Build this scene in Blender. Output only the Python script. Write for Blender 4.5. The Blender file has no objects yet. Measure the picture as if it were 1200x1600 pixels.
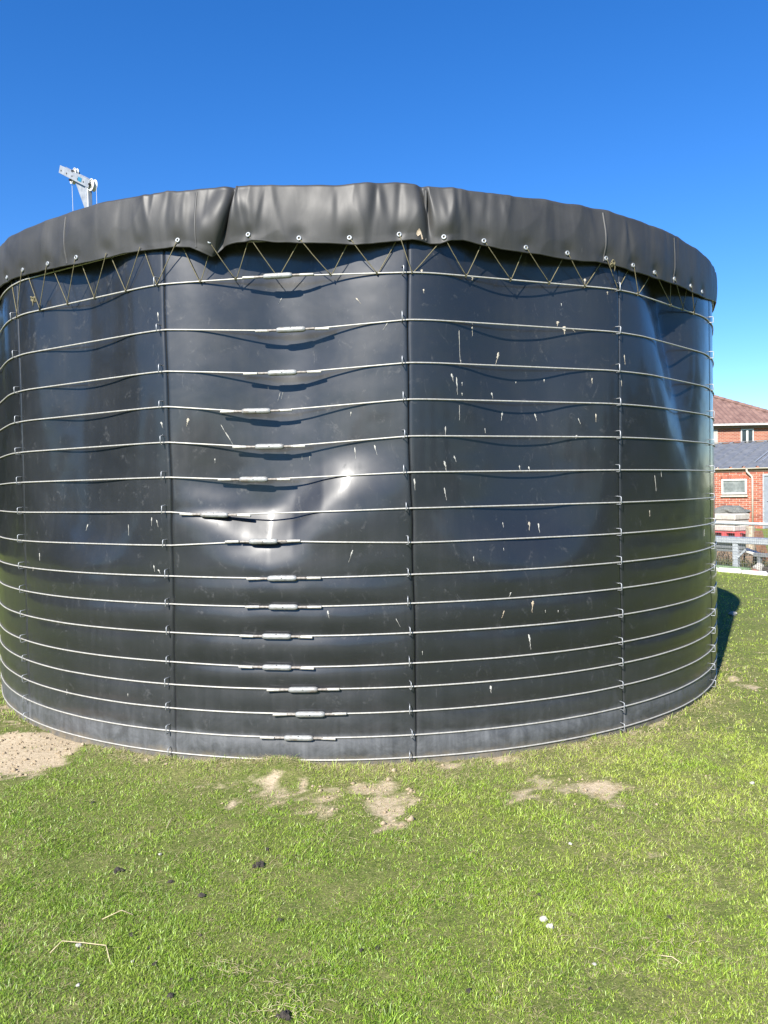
import bpy, bmesh, math, random
import numpy as np
from mathutils import Vector, Matrix
random.seed(7); RNG = np.random.default_rng(11)
PI = math.pi; rad = math.radians

# ------------------------------------------------------------------ camera, sky, sun, exposure
SC = bpy.context.scene
COL = SC.collection
CAM_H = 1.65; PITCH = rad(-1.66); ROLL = rad(-1.07); F = 1200.0
cd = bpy.data.cameras.new('camera'); cam = bpy.data.objects.new('camera', cd); COL.objects.link(cam)
cd.sensor_fit = 'HORIZONTAL'; cd.sensor_width = 36; cd.lens = 36; cd.clip_start = 0.05; cd.clip_end = 2000
cam.matrix_world = Matrix.Translation((0, 0, CAM_H)) @ Matrix.Rotation(rad(90) + PITCH, 4, 'X') @ Matrix.Rotation(ROLL, 4, 'Z')
SC.camera = cam
SC.render.resolution_x = 768; SC.render.resolution_y = 1024

SUN_EL = rad(36); SUN_AZ = rad(27)          # light travels 27 deg to the right of the view axis
world = bpy.data.worlds.new('World'); SC.world = world; world.use_nodes = True
wn = world.node_tree.nodes; wl = world.node_tree.links
bgn = wn['Background']; sky = wn.new('ShaderNodeTexSky'); sky.sky_type = 'NISHITA'; sky.sun_disc = False
sky.sun_elevation = SUN_EL; sky.sun_rotation = PI + SUN_AZ
sky.air_density = 1.0; sky.dust_density = 0.0; sky.ozone_density = 6.0; sky.altitude = 0
hsv = wn.new('ShaderNodeHueSaturation'); hsv.inputs['Saturation'].default_value = 1.24; hsv.inputs['Hue'].default_value = .509
wl.new(sky.outputs[0], hsv.inputs['Color']); wl.new(hsv.outputs[0], bgn.inputs[0]); bgn.inputs[1].default_value = 0.095
sd = bpy.data.lights.new('sun', 'SUN'); sun = bpy.data.objects.new('sun', sd); COL.objects.link(sun)
sd.energy = 5.0; sd.angle = rad(0.53); sd.color = (1.0, 0.95, 0.87)
tosun = Vector((-math.sin(SUN_AZ) * math.cos(SUN_EL), -math.cos(SUN_AZ) * math.cos(SUN_EL), math.sin(SUN_EL)))
sun.rotation_euler = tosun.to_track_quat('Z', 'Y').to_euler(); sun.location = (0, 0, 30)
SC.view_settings.view_transform = 'Standard'; SC.view_settings.look = 'None'
SC.view_settings.exposure = 1.15; SC.view_settings.gamma = 1

# ------------------------------------------------------------------ measuring helpers
_cr, _sr, _cp, _sp = math.cos(ROLL), math.sin(ROLL), math.cos(PITCH), math.sin(PITCH)
def ray(px, py):
    a, b = px - 600, py - 800
    u = (a * _cr + b * _sr) / F; v = (-a * _sr + b * _cr) / F
    return np.array([u, _cp + v * _sp, _sp - v * _cp])
def at(px, py, Y):
    d = ray(px, py); return Vector((d[0] / d[1] * Y, Y, CAM_H + d[2] / d[1] * Y))
def ground_at(px, py, z=0.0):
    d = ray(px, py); t = (z - CAM_H) / d[2]; return Vector((d[0] * t, d[1] * t, z))

# ------------------------------------------------------------------ mesh helpers
class MB:
    def __init__(s): s.v = []; s.f = []; s.m = []
    def add(s, vs, fs, m=0):
        o = len(s.v); s.v += [tuple(p) for p in vs]; s.f += [tuple(i + o for i in f) for f in fs]; s.m += [m] * len(fs); return s
    def box(s, c, d, rot=None, m=0, bev=0.0):
        x, y, z = d[0] / 2, d[1] / 2, d[2] / 2
        if bev > 0:
            b = min(bev, x * .9, y * .9, z * .9); P = []
            for sx in (-1, 1):
                for sy in (-1, 1):
                    for sz in (-1, 1):
                        P += [(sx * x, sy * (y - b), sz * (z - b)), (sx * (x - b), sy * y, sz * (z - b)), (sx * (x - b), sy * (y - b), sz * z)]
            bm = bmesh.new(); [bm.verts.new(p) for p in P]
            bmesh.ops.convex_hull(bm, input=bm.verts); bm.verts.index_update()
            vs = [v.co.copy() for v in bm.verts]; fs = [[v.index for v in f.verts] for f in bm.faces]; bm.free()
        else:
            vs = [Vector((i * x, j * y, k * z)) for i in (-1, 1) for j in (-1, 1) for k in (-1, 1)]
            fs = [(0, 1, 3, 2), (4, 6, 7, 5), (0, 4, 5, 1), (2, 3, 7, 6), (0, 2, 6, 4), (1, 5, 7, 3)]
        c = Vector(c)
        if rot is not None: vs = [rot @ Vector(v) for v in vs]
        return s.add([Vector(v) + c for v in vs], fs, m)
    def beam(s, a, b, w, h, m=0, up=(0, 0, 1), bev=0.0):
        a, b = Vector(a), Vector(b); d = b - a; L = d.length; x = d.normalized(); z = Vector(up); y = z.cross(x).normalized(); z = x.cross(y)
        R = Matrix((x, y, z)).transposed()
        return s.box((a + b) / 2, (L, w, h), R, m, bev)
    def tube(s, pts, r, n=8, m=0, closed=False, caps=True):
        pts = [Vector(p) for p in pts]; N = len(pts); rs = r if isinstance(r, (list, tuple)) else [r] * N
        vs = []; up = None
        for i, p in enumerate(pts):
            t = (pts[(i + 1) % N] - pts[i - 1]) if closed else (pts[min(i + 1, N - 1)] - pts[max(i - 1, 0)])
            t.normalize()
            if up is None: up = Vector((0, 0, 1)) if abs(t.z) < .9 else Vector((1, 0, 0))
            a = t.cross(up).normalized(); b = a.cross(t); up = b
            for k in range(n):
                q = 2 * PI * k / n; vs.append(p + (a * math.cos(q) + b * math.sin(q)) * rs[i])
        fs = []
        for i in range(N if closed else N - 1):
            j = (i + 1) % N
            for k in range(n): fs.append((i * n + k, i * n + (k + 1) % n, j * n + (k + 1) % n, j * n + k))
        if caps and not closed: fs += [tuple(range(n))[::-1], tuple((N - 1) * n + k for k in range(n))]
        return s.add(vs, fs, m)
    def lathe(s, prof, o, axis, n=16, m=0):
        axis = Vector(axis).normalized(); a = axis.orthogonal().normalized(); b = axis.cross(a); o = Vector(o); vs = []
        for (r, h) in prof:
            for k in range(n):
                q = 2 * PI * k / n; vs.append(o + axis * h + (a * math.cos(q) + b * math.sin(q)) * r)
        fs = [(i * n + k, i * n + (k + 1) % n, (i + 1) * n + (k + 1) % n, (i + 1) * n + k) for i in range(len(prof) - 1) for k in range(n)]
        return s.add(vs, fs, m)
    def data(s, name, mats, smooth=False):
        me = bpy.data.meshes.new(name); me.from_pydata(s.v, [], s.f)
        for m in (mats if isinstance(mats, (list, tuple)) else [mats]): me.materials.append(m)
        me.polygons.foreach_set('material_index', s.m)
        if smooth: me.polygons.foreach_set('use_smooth', [True] * len(s.f))
        me.update(); return me
    def build(s, name, mats, parent=None, smooth=False, normals=True):
        me = s.data(name, mats, smooth)
        if normals:
            bm = bmesh.new(); bm.from_mesh(me); bmesh.ops.recalc_face_normals(bm, faces=bm.faces); bm.to_mesh(me); bm.free()
        return link(name, me, parent)
def link(name, me, parent=None, loc=None):
    o = bpy.data.objects.new(name, me); COL.objects.link(o)
    if parent: o.parent = parent
    if loc is not None: o.location = loc
    return o
def tag(o, label, cat, group=None, kind=None):
    o['label'] = label; o['category'] = cat
    if group: o['group'] = group
    if kind: o['kind'] = kind
    return o
def thing(name, label, cat, loc=(0, 0, 0), rz=0, group=None):
    o = bpy.data.objects.new(name, None); COL.objects.link(o); o.location = loc; o.rotation_euler = (0, 0, rz); o.empty_display_size = .1
    return tag(o, label, cat, group)
def grid_mesh(name, P, mat, closed=False, smooth=True, attrs=None, parent=None):
    """P: (rows, cols, 3) array of points -> one quad sheet"""
    n, m, _ = P.shape
    me = bpy.data.meshes.new(name)
    i, j = np.meshgrid(np.arange(n - 1), np.arange(m if closed else m - 1), indexing='ij')
    jn = (j + 1) % m
    q = np.stack([i * m + j, i * m + jn, (i + 1) * m + jn, (i + 1) * m + j], -1).reshape(-1, 4)
    raw_mesh(me, P.reshape(-1, 3), q, smooth)
    for k, a in (attrs or {}).items():
        at_ = me.attributes.new(k, 'FLOAT_VECTOR', 'POINT'); at_.data.foreach_set('vector', np.ascontiguousarray(a, np.float32).ravel())
    me.materials.append(mat)
    return link(name, me, parent)
def raw_mesh(me, V, Q, smooth=True):
    k = Q.shape[1]
    me.vertices.add(len(V)); me.vertices.foreach_set('co', np.ascontiguousarray(V, np.float32).ravel())
    me.loops.add(Q.size); me.loops.foreach_set('vertex_index', np.ascontiguousarray(Q, np.int32).ravel())
    me.polygons.add(len(Q)); me.polygons.foreach_set('loop_start', np.arange(0, Q.size, k, dtype=np.int32))
    if smooth: me.polygons.foreach_set('use_smooth', np.ones(len(Q), bool))
    me.update(calc_edges=True); me.validate()
def vnoise(x, y, seed=0):
    """smooth value noise, about -1..1"""
    t = np.random.default_rng(seed).uniform(-1, 1, (256, 256))
    xi = np.floor(x).astype(int); yi = np.floor(y).astype(int); fx = x - xi; fy = y - yi
    fx = fx * fx * (3 - 2 * fx); fy = fy * fy * (3 - 2 * fy)
    g = lambda a, b: t[a % 256, b % 256]
    return (g(xi, yi) * (1 - fx) + g(xi + 1, yi) * fx) * (1 - fy) + (g(xi, yi + 1) * (1 - fx) + g(xi + 1, yi + 1) * fx) * fy
def fbm(x, y, seed=0, o=4):
    r = 0; a = 1; n = 0
    for k in range(o): r = r + a * vnoise(x * 2 ** k, y * 2 ** k, seed + k); n += a; a *= .5
    return r / n
def sstep(a, b, x):
    t = np.clip((x - a) / (b - a), 0, 1); return t * t * (3 - 2 * t)

# ------------------------------------------------------------------ materials
class NT:
    def __init__(s, name):
        s.mat = bpy.data.materials.new(name); s.mat.use_nodes = True; s.n = s.mat.node_tree.nodes; s.l = s.mat.node_tree.links
        s.p = s.n['Principled BSDF']; s.out = s.n['Material Output']
    def new(s, t, **k):
        x = s.n.new(t)
        for a, b in k.items(): setattr(x, a, b)
        return x
    def coord(s, kind='Object'): return s.new('ShaderNodeTexCoord').outputs[kind]
    def attr(s, name, out='Vector'): return s.new('ShaderNodeAttribute', attribute_name=name).outputs[out]
    def map(s, vec, scale=(1, 1, 1), loc=(0, 0, 0), rot=(0, 0, 0)):
        m = s.new('ShaderNodeMapping'); s.l.new(vec, m.inputs[0]); m.inputs['Scale'].default_value = scale; m.inputs['Location'].default_value = loc; m.inputs['Rotation'].default_value = rot
        return m.outputs[0]
    def noise(s, vec, scale, detail=4, rough=.55, dist=0.0, out=0):
        n = s.new('ShaderNodeTexNoise'); s.l.new(vec, n.inputs['Vector']); n.inputs['Scale'].default_value = scale; n.inputs['Detail'].default_value = detail; n.inputs['Roughness'].default_value = rough; n.inputs['Distortion'].default_value = dist
        return n.outputs[out]
    def ramp(s, fac, stops):
        r = s.new('ShaderNodeValToRGB'); s.l.new(fac, r.inputs[0]); e = r.color_ramp.elements
        while len(e) < len(stops): e.new(.5)
        for el, (p, c) in zip(e, stops):
            el.position = p; el.color = (c, c, c, 1) if isinstance(c, (int, float)) else (*c, 1)
        return r.outputs[0]
    def mix(s, fac, a, b, mode='MIX'):
        m = s.new('ShaderNodeMix', data_type='RGBA', blend_type=mode)
        for i, v in ((0, fac), (6, a), (7, b)):
            if hasattr(v, 'is_linked'): s.l.new(v, m.inputs[i])
            elif i == 0: m.inputs[0].default_value = v
            else: m.inputs[i].default_value = (*v, 1)
        return m.outputs[2]
    def math(s, op, a, b=None, c=None):
        m = s.new('ShaderNodeMath', operation=op)
        for i, v in enumerate((a, b, c)):
            if v is None: continue
            if hasattr(v, 'is_linked'): s.l.new(v, m.inputs[i])
            else: m.inputs[i].default_value = v
        return m.outputs[0]
    def set(s, **k):
        names = dict(col='Base Color', rough='Roughness', metal='Metallic', ior='IOR', spec='Specular IOR Level', alpha='Alpha', trans='Transmission Weight', coat='Coat Weight')
        for a, v in k.items():
            i = s.p.inputs[names[a]]
            if hasattr(v, 'is_linked'): s.l.new(v, i)
            else: i.default_value = (*v, 1) if isinstance(v, tuple) else v
        return s
    def bump(s, h, strength=.3, dist=.01):
        b = s.new('ShaderNodeBump'); s.l.new(h, b.inputs['Height']); b.inputs['Strength'].default_value = strength; b.inputs['Distance'].default_value = dist
        s.l.new(b.outputs[0], s.p.inputs['Normal']); return s
def simple(name, c1, c2, scale=20, rough=.6, metal=0.0, bump=0.0, bd=.005, r2=None):
    t = NT(name); v = t.coord(); n = t.noise(v, scale, 5)
    f = t.ramp(n, [(.3, 0.), (.7, 1.)])
    t.set(col=t.mix(f, c1, c2), metal=metal)
    t.set(rough=t.ramp(n, [(.25, rough), (.75, r2 if r2 else min(1, rough * 1.3))]))
    if bump: t.bump(t.noise(v, scale * 3, 5), bump, bd)
    return t.mat
M = {}
def mat_wall():
    t = NT('black_plastic_sheet'); uv = t.attr('wall_uv'); rnd = t.new('ShaderNodeObjectInfo').outputs['Random']
    sep = t.new('ShaderNodeSeparateXYZ'); t.l.new(uv, sep.inputs[0])
    streak = t.noise(t.map(uv, (22, 1.1, 1)), 1.0, 5, .6)             # rain streaks
    cloud = t.noise(uv, 2.3, 5, .62, .6)
    fine = t.noise(uv, 38, 5, .7)
    scr = t.noise(t.map(uv, (30, 6, 1), rot=(0, 0, .6)), 1.6, 3, .5, 1.2)
    # dried mud splashed up the foot of the sheet
    zz = t.math('ADD', sep.outputs[1], t.math('MULTIPLY', t.math('SUBTRACT', t.noise(uv, 4, 5, .65), .5), .11))
    mud = t.ramp(zz, [(.0, 1.), (.14, .95), (.18, .8), (.205, .3), (.34, .12), (.6, .0)])
    mud = t.math('MULTIPLY', mud, t.math('MULTIPLY', t.ramp(t.noise(uv, 7, 6, .75, .8), [(.3, .3), (.68, 1.)]), t.ramp(streak, [(.3, .55), (.65, 1.)])))
    dust = t.math('MULTIPLY', t.ramp(cloud, [(.42, 0.), (.78, 1.)]), t.ramp(streak, [(.35, .15), (.75, 1.)]))
    smear = t.ramp(t.noise(t.map(uv, (1.5, 1, 1)), 5.5, 6, .72, 2.0), [(.58, 0.), (.66, .6), (.71, .1), (.78, .6)])
    chalk = t.math('MULTIPLY', smear, t.ramp(fine, [(.42, 0.), (.62, 1.)]))
    col = t.mix(t.math('MULTIPLY', dust, .5), (.0128, .0142, .0162), (.034, .036, .0395))
    col = t.mix(t.math('MULTIPLY', chalk, .24), col, (.24, .24, .24))
    col = t.mix(t.math('MULTIPLY', t.ramp(scr, [(.7, 0.), (.76, 1.)]), .16), col, (.16, .16, .16))
    col = t.mix(t.math('MULTIPLY', mud, .85), col, (.15, .157, .165))
    foot = t.math('MULTIPLY', t.ramp(zz, [(.0, 1.), (.03, .9), (.075, 0.)]), t.ramp(t.noise(uv, 14, 5, .7), [(.35, .1), (.65, 1.)]))
    col = t.mix(t.math('MULTIPLY', foot, .8), col, (.19, .155, .10))
    ro = t.math('ADD', t.ramp(cloud, [(.3, .34), (.75, .46)]), t.math('MULTIPLY', dust, .12))
    ro = t.math('ADD', ro, t.math('MULTIPLY', mud, .35))
    ro = t.math('ADD', ro, t.math('MULTIPLY', chalk, .25))
    t.set(col=col, rough=ro, ior=1.45)
    cw = t.math('SUBTRACT', .5, t.math('ADD', t.math('MULTIPLY', mud, .75), t.math('ADD', t.math('MULTIPLY', dust, .25), t.math('MULTIPLY', chalk, .3)))); cw = t.math('MAXIMUM', cw, 0.0)
    t.set(coat=cw); t.p.inputs['Coat Roughness'].default_value = .13; t.p.inputs['Coat IOR'].default_value = 1.5
    h = t.math('ADD', t.math('MULTIPLY', t.noise(uv, 3.0, 3), 1.0), t.math('MULTIPLY', streak, .05))
    t.bump(h, .12, .02)
    return t.mat
M['wall'] = mat_wall()
def mat_cover():
    t = NT('rubberised_cover'); uv = t.attr('cover_uv')
    cloud = t.noise(uv, 3.0, 5, .6, .5); streak = t.noise(t.map(uv, (14, .8, 1)), 1.0, 5, .6); fine = t.noise(uv, 120, 3)
    col = t.mix(t.ramp(cloud, [(.3, 0.), (.75, 1.)]), (.030, .0298, .029), (.045, .0445, .0435))
    col = t.mix(t.math('MULTIPLY', t.ramp(streak, [(.5, 0.), (.8, 1.)]), .35), col, (.075, .073, .07))
    sp = t.noise(t.map(uv, (18, 3.5, 1)), 1.0, 4, .6, .4)
    col = t.mix(t.math('MULTIPLY', t.ramp(sp, [(.70, 0.), (.75, 1.)]), .22), col, (.22, .22, .21))
    t.set(col=col, rough=t.ramp(cloud, [(.3, .47), (.75, .6)]), ior=1.45)
    t.bump(t.math('ADD', t.noise(t.map(uv, (1.6, .7, 1)), 6, 2, .4, .6), t.math('MULTIPLY', fine, .02)), .2, .012)
    return t.mat
M['cover'] = mat_cover()
M['galv'] = simple('galvanised_steel', (.26, .275, .29), (.38, .395, .41), 30, .4, .55, .08, .002)
M['cable'] = simple('bright_wire_cable', (.33, .315, .28), (.47, .46, .425), 60, .42, .25, .3, .001)
def mat_body():
    t = NT('zinc_turnbuckle'); v = t.coord(); r = t.new('ShaderNodeObjectInfo').outputs['Random']
    n = t.noise(t.map(v, (1, 1, 1)), 55, 5); n2 = t.new('ShaderNodeTexNoise', noise_dimensions='4D'); t.l.new(v, n2.inputs['Vector']); t.l.new(t.math('MULTIPLY', r, 50), n2.inputs['W']); n2.inputs['Scale'].default_value = 18; n2.inputs['Detail'].default_value = 5
    c = t.mix(t.ramp(n, [(.3, 0.), (.7, 1.)]), (.22, .23, .23), (.38, .39, .385)); c = t.mix(t.ramp(r, [(0., 0.), (1., .45)]), c, (.2, .2, .19))
    c = t.mix(t.ramp(n2.outputs[0], [(.55, 0.), (.68, .8)]), c, (.16, .13, .1)); t.set(col=c, rough=.5, metal=.3); t.bump(n, .2, .001); return t.mat
M['body'] = mat_body()
M['thread'] = simple('dirty_thread', (.12, .10, .085), (.34, .32, .29), 70, .55, .5, .4, .001)
M['dark'] = simple('dark_gap', (.012, .012, .013), (.02, .02, .02), 12, .6)
M['rope'] = simple('olive_rope', (.10, .088, .045), (.2, .175, .10), 90, .8, 0, .5, .002)
M['bird'] = simple('dried_bird_dropping', (.27, .26, .23), (.5, .49, .45), 60, .85)
M['birdb'] = simple('brown_bird_dropping', (.28, .24, .18), (.5, .46, .38), 60, .9)
M['white'] = simple('white_paint', (.48, .47, .44), (.62, .61, .58), 9, .45)
M['pvc'] = simple('cream_plastic', (.42, .39, .33), (.54, .51, .45), 6, .4)
M['zincwhite'] = simple('pale_galvanised', (.25, .27, .29), (.38, .4, .42), 14, .42, .35, .05, .002)
M['pulley'] = simple('white_nylon', (.5, .49, .46), (.6, .59, .56), 30, .35)
M['blue'] = simple('blue_sticker', (.02, .13, .24), (.03, .18, .3), 90, .4)
M['rail'] = simple('bright_galvanised', (.36, .39, .42), (.5, .53, .56), 14, .4, .2, .05, .002)
M['reflglass'] = simple('pane_painted_reflection', (.07, .085, .085), (.26, .28, .27), 3.5, .12, 0, 0, .001, .3)  # pale mottled base colour painted in for the reflection on the shed window
M['stone'] = simple('pale_stone', (.28, .26, .23), (.46, .44, .4), 18, .85, 0, .6, .01)
M['concrete'] = simple('pale_concrete', (.34, .31, .26), (.5, .47, .42), 12, .85, 0, .4, .01)
M['clod'] = simple('dark_clod', (.022, .018, .014), (.075, .062, .05), 60, .95, 0, .9, .01)
M['red'] = simple('red_pallet', (.42, .045, .05), (.55, .09, .08), 12, .6, 0, .2, .004)
M['log'] = simple('weathered_log', (.32, .25, .17), (.5, .42, .31), 22, .85, 0, .6, .01)
M['timber'] = simple('old_timber', (.16, .11, .075), (.28, .2, .14), 16, .85, 0, .5, .006)
M['green'] = simple('green_beam', (.11, .19, .09), (.2, .29, .15), 8, .7, 0, .2, .004)
M['rust'] = simple('rusty_steel', (.14, .065, .035), (.27, .14, .08), 18, .8, .2, .5, .004)
M['tarp'] = simple('grey_net', (.10, .105, .095), (.2, .2, .18), 30, .85, 0, .8, .02)
M['straw'] = simple('dry_straw', (.34, .28, .15), (.5, .43, .27), 60, .8)

# ------------------------------------------------------------------ tank shape
TCX, TCY, TR = -0.236, 7.897, 3.344
NP = 14; DTH = 2 * PI / NP; TH0 = rad(6.9)
ROWZ = [2.930, 2.653, 2.400, 2.184, 1.966, 1.751, 1.537, 1.332, 1.142, .969, .792, .609, .468, .320, .176, .040]
def P3(th, r, z): return Vector((TCX + r * math.sin(th), TCY - r * math.cos(th), z))
AMP = {-3: .35, -2: .85, -1: 1.0, 0: 1.0, 1: 1.45, 2: .12}
_sz = [0, 1.10, 1.20, 1.332, 1.45, 1.56, 1.75, 1.97, 2.18, 2.45, 2.95, 3.3, 3.6]
_ss = [0, 0.0, .004, .030, .062, .080, .095, .108, .118, .126, .126, .115, .10]
_fz = np.linspace(0, 3.6, 361); _fs = np.interp(_fz, _sz, _ss)
_k = np.hanning(19); _k /= _k.sum(); _fs = np.convolve(np.pad(_fs, 9, 'edge'), _k, 'valid')
_rowmid = np.array(ROWZ[::-1])
_pr = np.random.default_rng(5)
_rowamp = _pr.uniform(.4, 1.3, 40)
_z41 = np.interp(np.linspace(0, 1, 41), [0, .12, .30, .42, .52, .64, .75, 1], [1.55, 1.50, 1.38, 1.32, 1.40, 1.58, 1.66, 1.68])
ZT41 = np.convolve(np.pad(_z41, 5, 'edge'), np.hanning(13)[1:-1] / np.hanning(13)[1:-1].sum(), 'valid')
def r_wall(th, z):
    th = np.asarray(th, float); z = np.asarray(z, float); th, z = np.broadcast_arrays(th, z)
    q = (th - TH0) / DTH; k = np.floor(q).astype(int); u = q - k
    amp = np.vectorize(lambda i: AMP.get(int(i), .8))(k)
    e = (2 * u - 1)
    ze = z - .20 * e * e + .05 * np.sin(3.1 * th + 2.0 * k)
    # in the turnbuckle panel the dent ends along a slanting V
    ze = np.where(k == -1, z - (np.interp(u, [0, .12, .30, .42, .52, .64, .75, 1], [.24, .20, .08, .03, .10, .30, .37, .40]) - .06), ze)
    # (steeper foot of that dent, so that it mirrors the sun)
    zt = np.interp(u, np.linspace(0, 1, 41), ZT41); ft = .044 * sstep(-.06, .27, z - zt) * (k == -1) * np.sin(PI * np.clip(u, 0, 1)) ** .65
    ze = np.where(k == 1, z - .36 - .12 * np.cos(PI * u), ze)
    S = np.interp(ze, _fz, _fs) * amp
    pw = 2.1 - np.where(k == -1, 1.15, .5) * (1 - sstep(1.5, 2.3, z))
    shape = np.sin(PI * np.clip(u, 1e-6, 1 - 1e-6)) ** pw
    # one panel has folded into a vertical crease
    uf = .60 - .11 * (z - 1.7)
    fold = np.exp(-np.abs((u - uf) / (.13 + .06 * sstep(1.8, 3, z))) ** 1.7)
    S = np.where(k == 1, .150 * sstep(1.6, 3.1, z), S)
    shape = np.where(k == 1, fold * sstep(0, .2, u) * sstep(0, .2, 1 - u), shape)
    r = TR - S * shape - ft
    # pillows between the cables on the lower, full half
    i = np.clip(np.searchsorted(_rowmid, z.ravel()).reshape(z.shape), 1, len(_rowmid) - 1)
    a, b = _rowmid[i - 1], _rowmid[i]; w = np.clip((z - a) / (b - a), 0, 1)
    low = 1 - sstep(1.0, 1.35, z)
    r = r + low * .0125 * np.sin(PI * w) * _rowamp[(i + k * 5) % 40] * (1 - .6 * np.abs(e) ** 4)
    # slack waves
    up = sstep(1.0, 1.7, z); edge = (1 - np.abs(e) ** 6)
    r = r + edge * (up * (.010 * fbm(th * 5.5, z * 1.1, 31, 3) + .006 * fbm(th * 11, z * .7, 35, 2)) + (1 - up) * .004 * fbm(th * 4, z * 3.5, 61, 3) + .0035 * fbm(th * 9, z * 4, 41, 3))
    # dents where the heavy turnbuckles bear on the sheet
    r = r - .002 * np.exp(-((th - rad(-8.3)) / .085) ** 2 - ((z - 1.335) / .045) ** 2) - .008 * np.exp(-((th - rad(-13.2)) / .1) ** 2 - ((z - 1.54) / .05) ** 2)
    return r
def wall_hit(px, py, off=0.0, rfun=None):
    d = ray(px, py); r = TR; th = z = 0
    for _ in range(14):
        A = d[0] ** 2 + d[1] ** 2; B = -2 * (d[0] * TCX + d[1] * TCY); C = TCX ** 2 + TCY ** 2 - r * r
        D = max(B * B - 4 * A * C, 0); t = (-B - math.sqrt(D)) / (2 * A)
        x, y, z = d[0] * t, d[1] * t, CAM_H + d[2] * t
        th = math.atan2(x - TCX, TCY - y); rn = float(r_wall(th, z) if rfun is None else rfun(th, z)) + off
        r = .5 * r + .5 * rn
    return th, z
def seam_wob(k, z):
    z = np.asarray(z, float)
    return (.004 * np.sin(2.3 * z + k * 1.7) + .0035 * np.exp(-((z - 1.45) / .12) ** 2) * (-1) ** k + .0012 * np.sin(9 * z + k)) / TR * 1.6

# ------------------------------------------------------------------ ground
def bare(x, y):
    """1 = bare earth, 0 = full turf"""
    n = fbm(x * 1.7, y * 1.7, 3, 4); n2 = fbm(x * 6, y * 6, 9, 4)
    m = 0 * x
    for (cx, cy, rx, ry, s) in BARE:
        d = ((x - cx) / rx) ** 2 + ((y - cy) / ry) ** 2
        m = np.maximum(m, s * np.clip(1.35 - d, 0, 1))
    rr = np.hypot(x - TCX, y - TCY) - TR
    m = np.maximum(m, .5 * np.exp(-(np.maximum(rr - .05, 0) / .16) ** 2))
    n3 = fbm(x * 17, y * 17, 12, 3); e = sstep(.02, .35, m)
    q = .75 * n2 + .55 * n3 + .3 * n
    return np.clip(np.minimum(1, .64 + .36 * sstep(.8, 1.1, m)) * e * sstep(.40, .85, m * .62 + .62 * q + .21) + .5 * sstep(.30, .55, n2 * .55 + n * .45), 0, 1)
BARE = []
for (px, py, w, h, s) in [(40, 1172, 105, 38, 1.3), (120, 1165, 40, 18, .9), (30, 1205, 60, 22, .8), (560, 1252, 200, 36, .66), (410, 1236, 170, 26, .61), (590, 1290, 60, 16, .5),
                         (870, 1234, 125, 26, .61), (850, 1258, 90, 18, .55), (1115, 1422, 40, 9, .75), (308, 1311, 16, 6, .8), (690, 1200, 60, 8, .5), (1165, 1065, 60, 14, .55), (640, 1262, 40, 20, .5), (490, 1225, 80, 12, .5), (1120, 1490, 60, 16, .35), (960, 1265, 30, 8, .6)]:
    g = ground_at(px, py); gx = ground_at(px + w, py); gy = ground_at(px, py - h)
    BARE.append((g.x, g.y, abs(gx.x - g.x), max(abs(gy.y - g.y), .04), s))
def ground_z(x, y):
    rr = np.hypot(x - TCX, y - TCY) - TR
    near = np.exp(-((x / 14) ** 2 + ((y - 6) / 14) ** 2))
    z = near * (.030 * fbm(x * .55, y * .55, 71, 3) + .012 * fbm(x * 2.6, y * 2.6, 75, 3) + .007 * fbm(x * 9, y * 9, 78, 3))
    lip = .022 * np.exp(-((rr - .14) / .12) ** 2)                       # turf heaped against the sheet
    tha = np.arctan2(x - TCX, TCY - y); lip = lip * (1 + 1.9 * np.exp(-((tha + .165) / .09) ** 2) - .5 * np.exp(-((tha - .25) / .2) ** 2))
    lip = lip + .062 * np.exp(-((rr - .05) / .08) ** 2) * np.exp(-((tha + .165) / .085) ** 4)
    z = z * sstep(-.05, .45, rr) + lip * (.6 + .6 * vnoise(x * 4, y * 4, 80)) - .03 * sstep(.02, -.25, rr)
    return z - .012 * bare(x, y) * near
def axis(lo, hi, step, far, n):
    a = np.arange(lo, hi + 1e-6, step); g = np.geomspace(step, far, n)
    return np.concatenate([lo - np.cumsum(g)[::-1], a, hi + np.cumsum(g)])
def mat_ground():
    t = NT('pasture_soil'); v = t.coord(); b = t.attr('ground_mask'); sep = t.new('ShaderNodeSeparateXYZ'); t.l.new(b, sep.inputs[0])
    n1 = t.noise(v, 3, 6, .65); n2 = t.noise(v, 28, 5, .7); n3 = t.noise(v, 110, 4, .7)
    turf = t.mix(t.ramp(n2, [(.3, 0.), (.7, 1.)]), (.062, .092, .015), (.15, .175, .045))
    turf = t.mix(t.math('MULTIPLY', t.ramp(n1, [(.45, 0.), (.7, 1.)]), .6), turf, (.19, .18, .07))
    n4 = t.noise(t.map(v, (1, 1, 1), rot=(0, 0, .5)), 75, 4, .75, 1.5)
    turf = t.mix(t.math('MULTIPLY', t.ramp(n4, [(.56, 0.), (.63, 1.)]), .8), turf, (.3, .255, .12)); turf = t.mix(t.math('MULTIPLY', t.ramp(n4, [(.36, 1.), (.44, 0.)]), .8), turf, (.022, .03, .008))
    soil = t.mix(t.ramp(n2, [(.25, 0.), (.75, 1.)]), (.33, .26, .165), (.53, .44, .31))
    soil = t.mix(t.math('MULTIPLY', t.ramp(n3, [(.55, 0.), (.7, 1.)]), .5), soil, (.2, .15, .085))
    turf = t.mix(sep.outputs[1], turf, t.mix(n4, (.10, .135, .02), (.21, .245, .05)))
    f = t.math('ADD', sep.outputs[0], t.math('MULTIPLY', t.math('SUBTRACT', n2, .5), .5))
    col = t.mix(t.ramp(f, [(.3, 0.), (.62, 1.)]), turf, soil)
    t.set(col=col, rough=.95, spec=.2)
    t.bump(t.math('ADD', n2, t.math('MULTIPLY', n3, .6)), .7, .012)
    return t.mat
M['ground'] = mat_ground()
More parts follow.
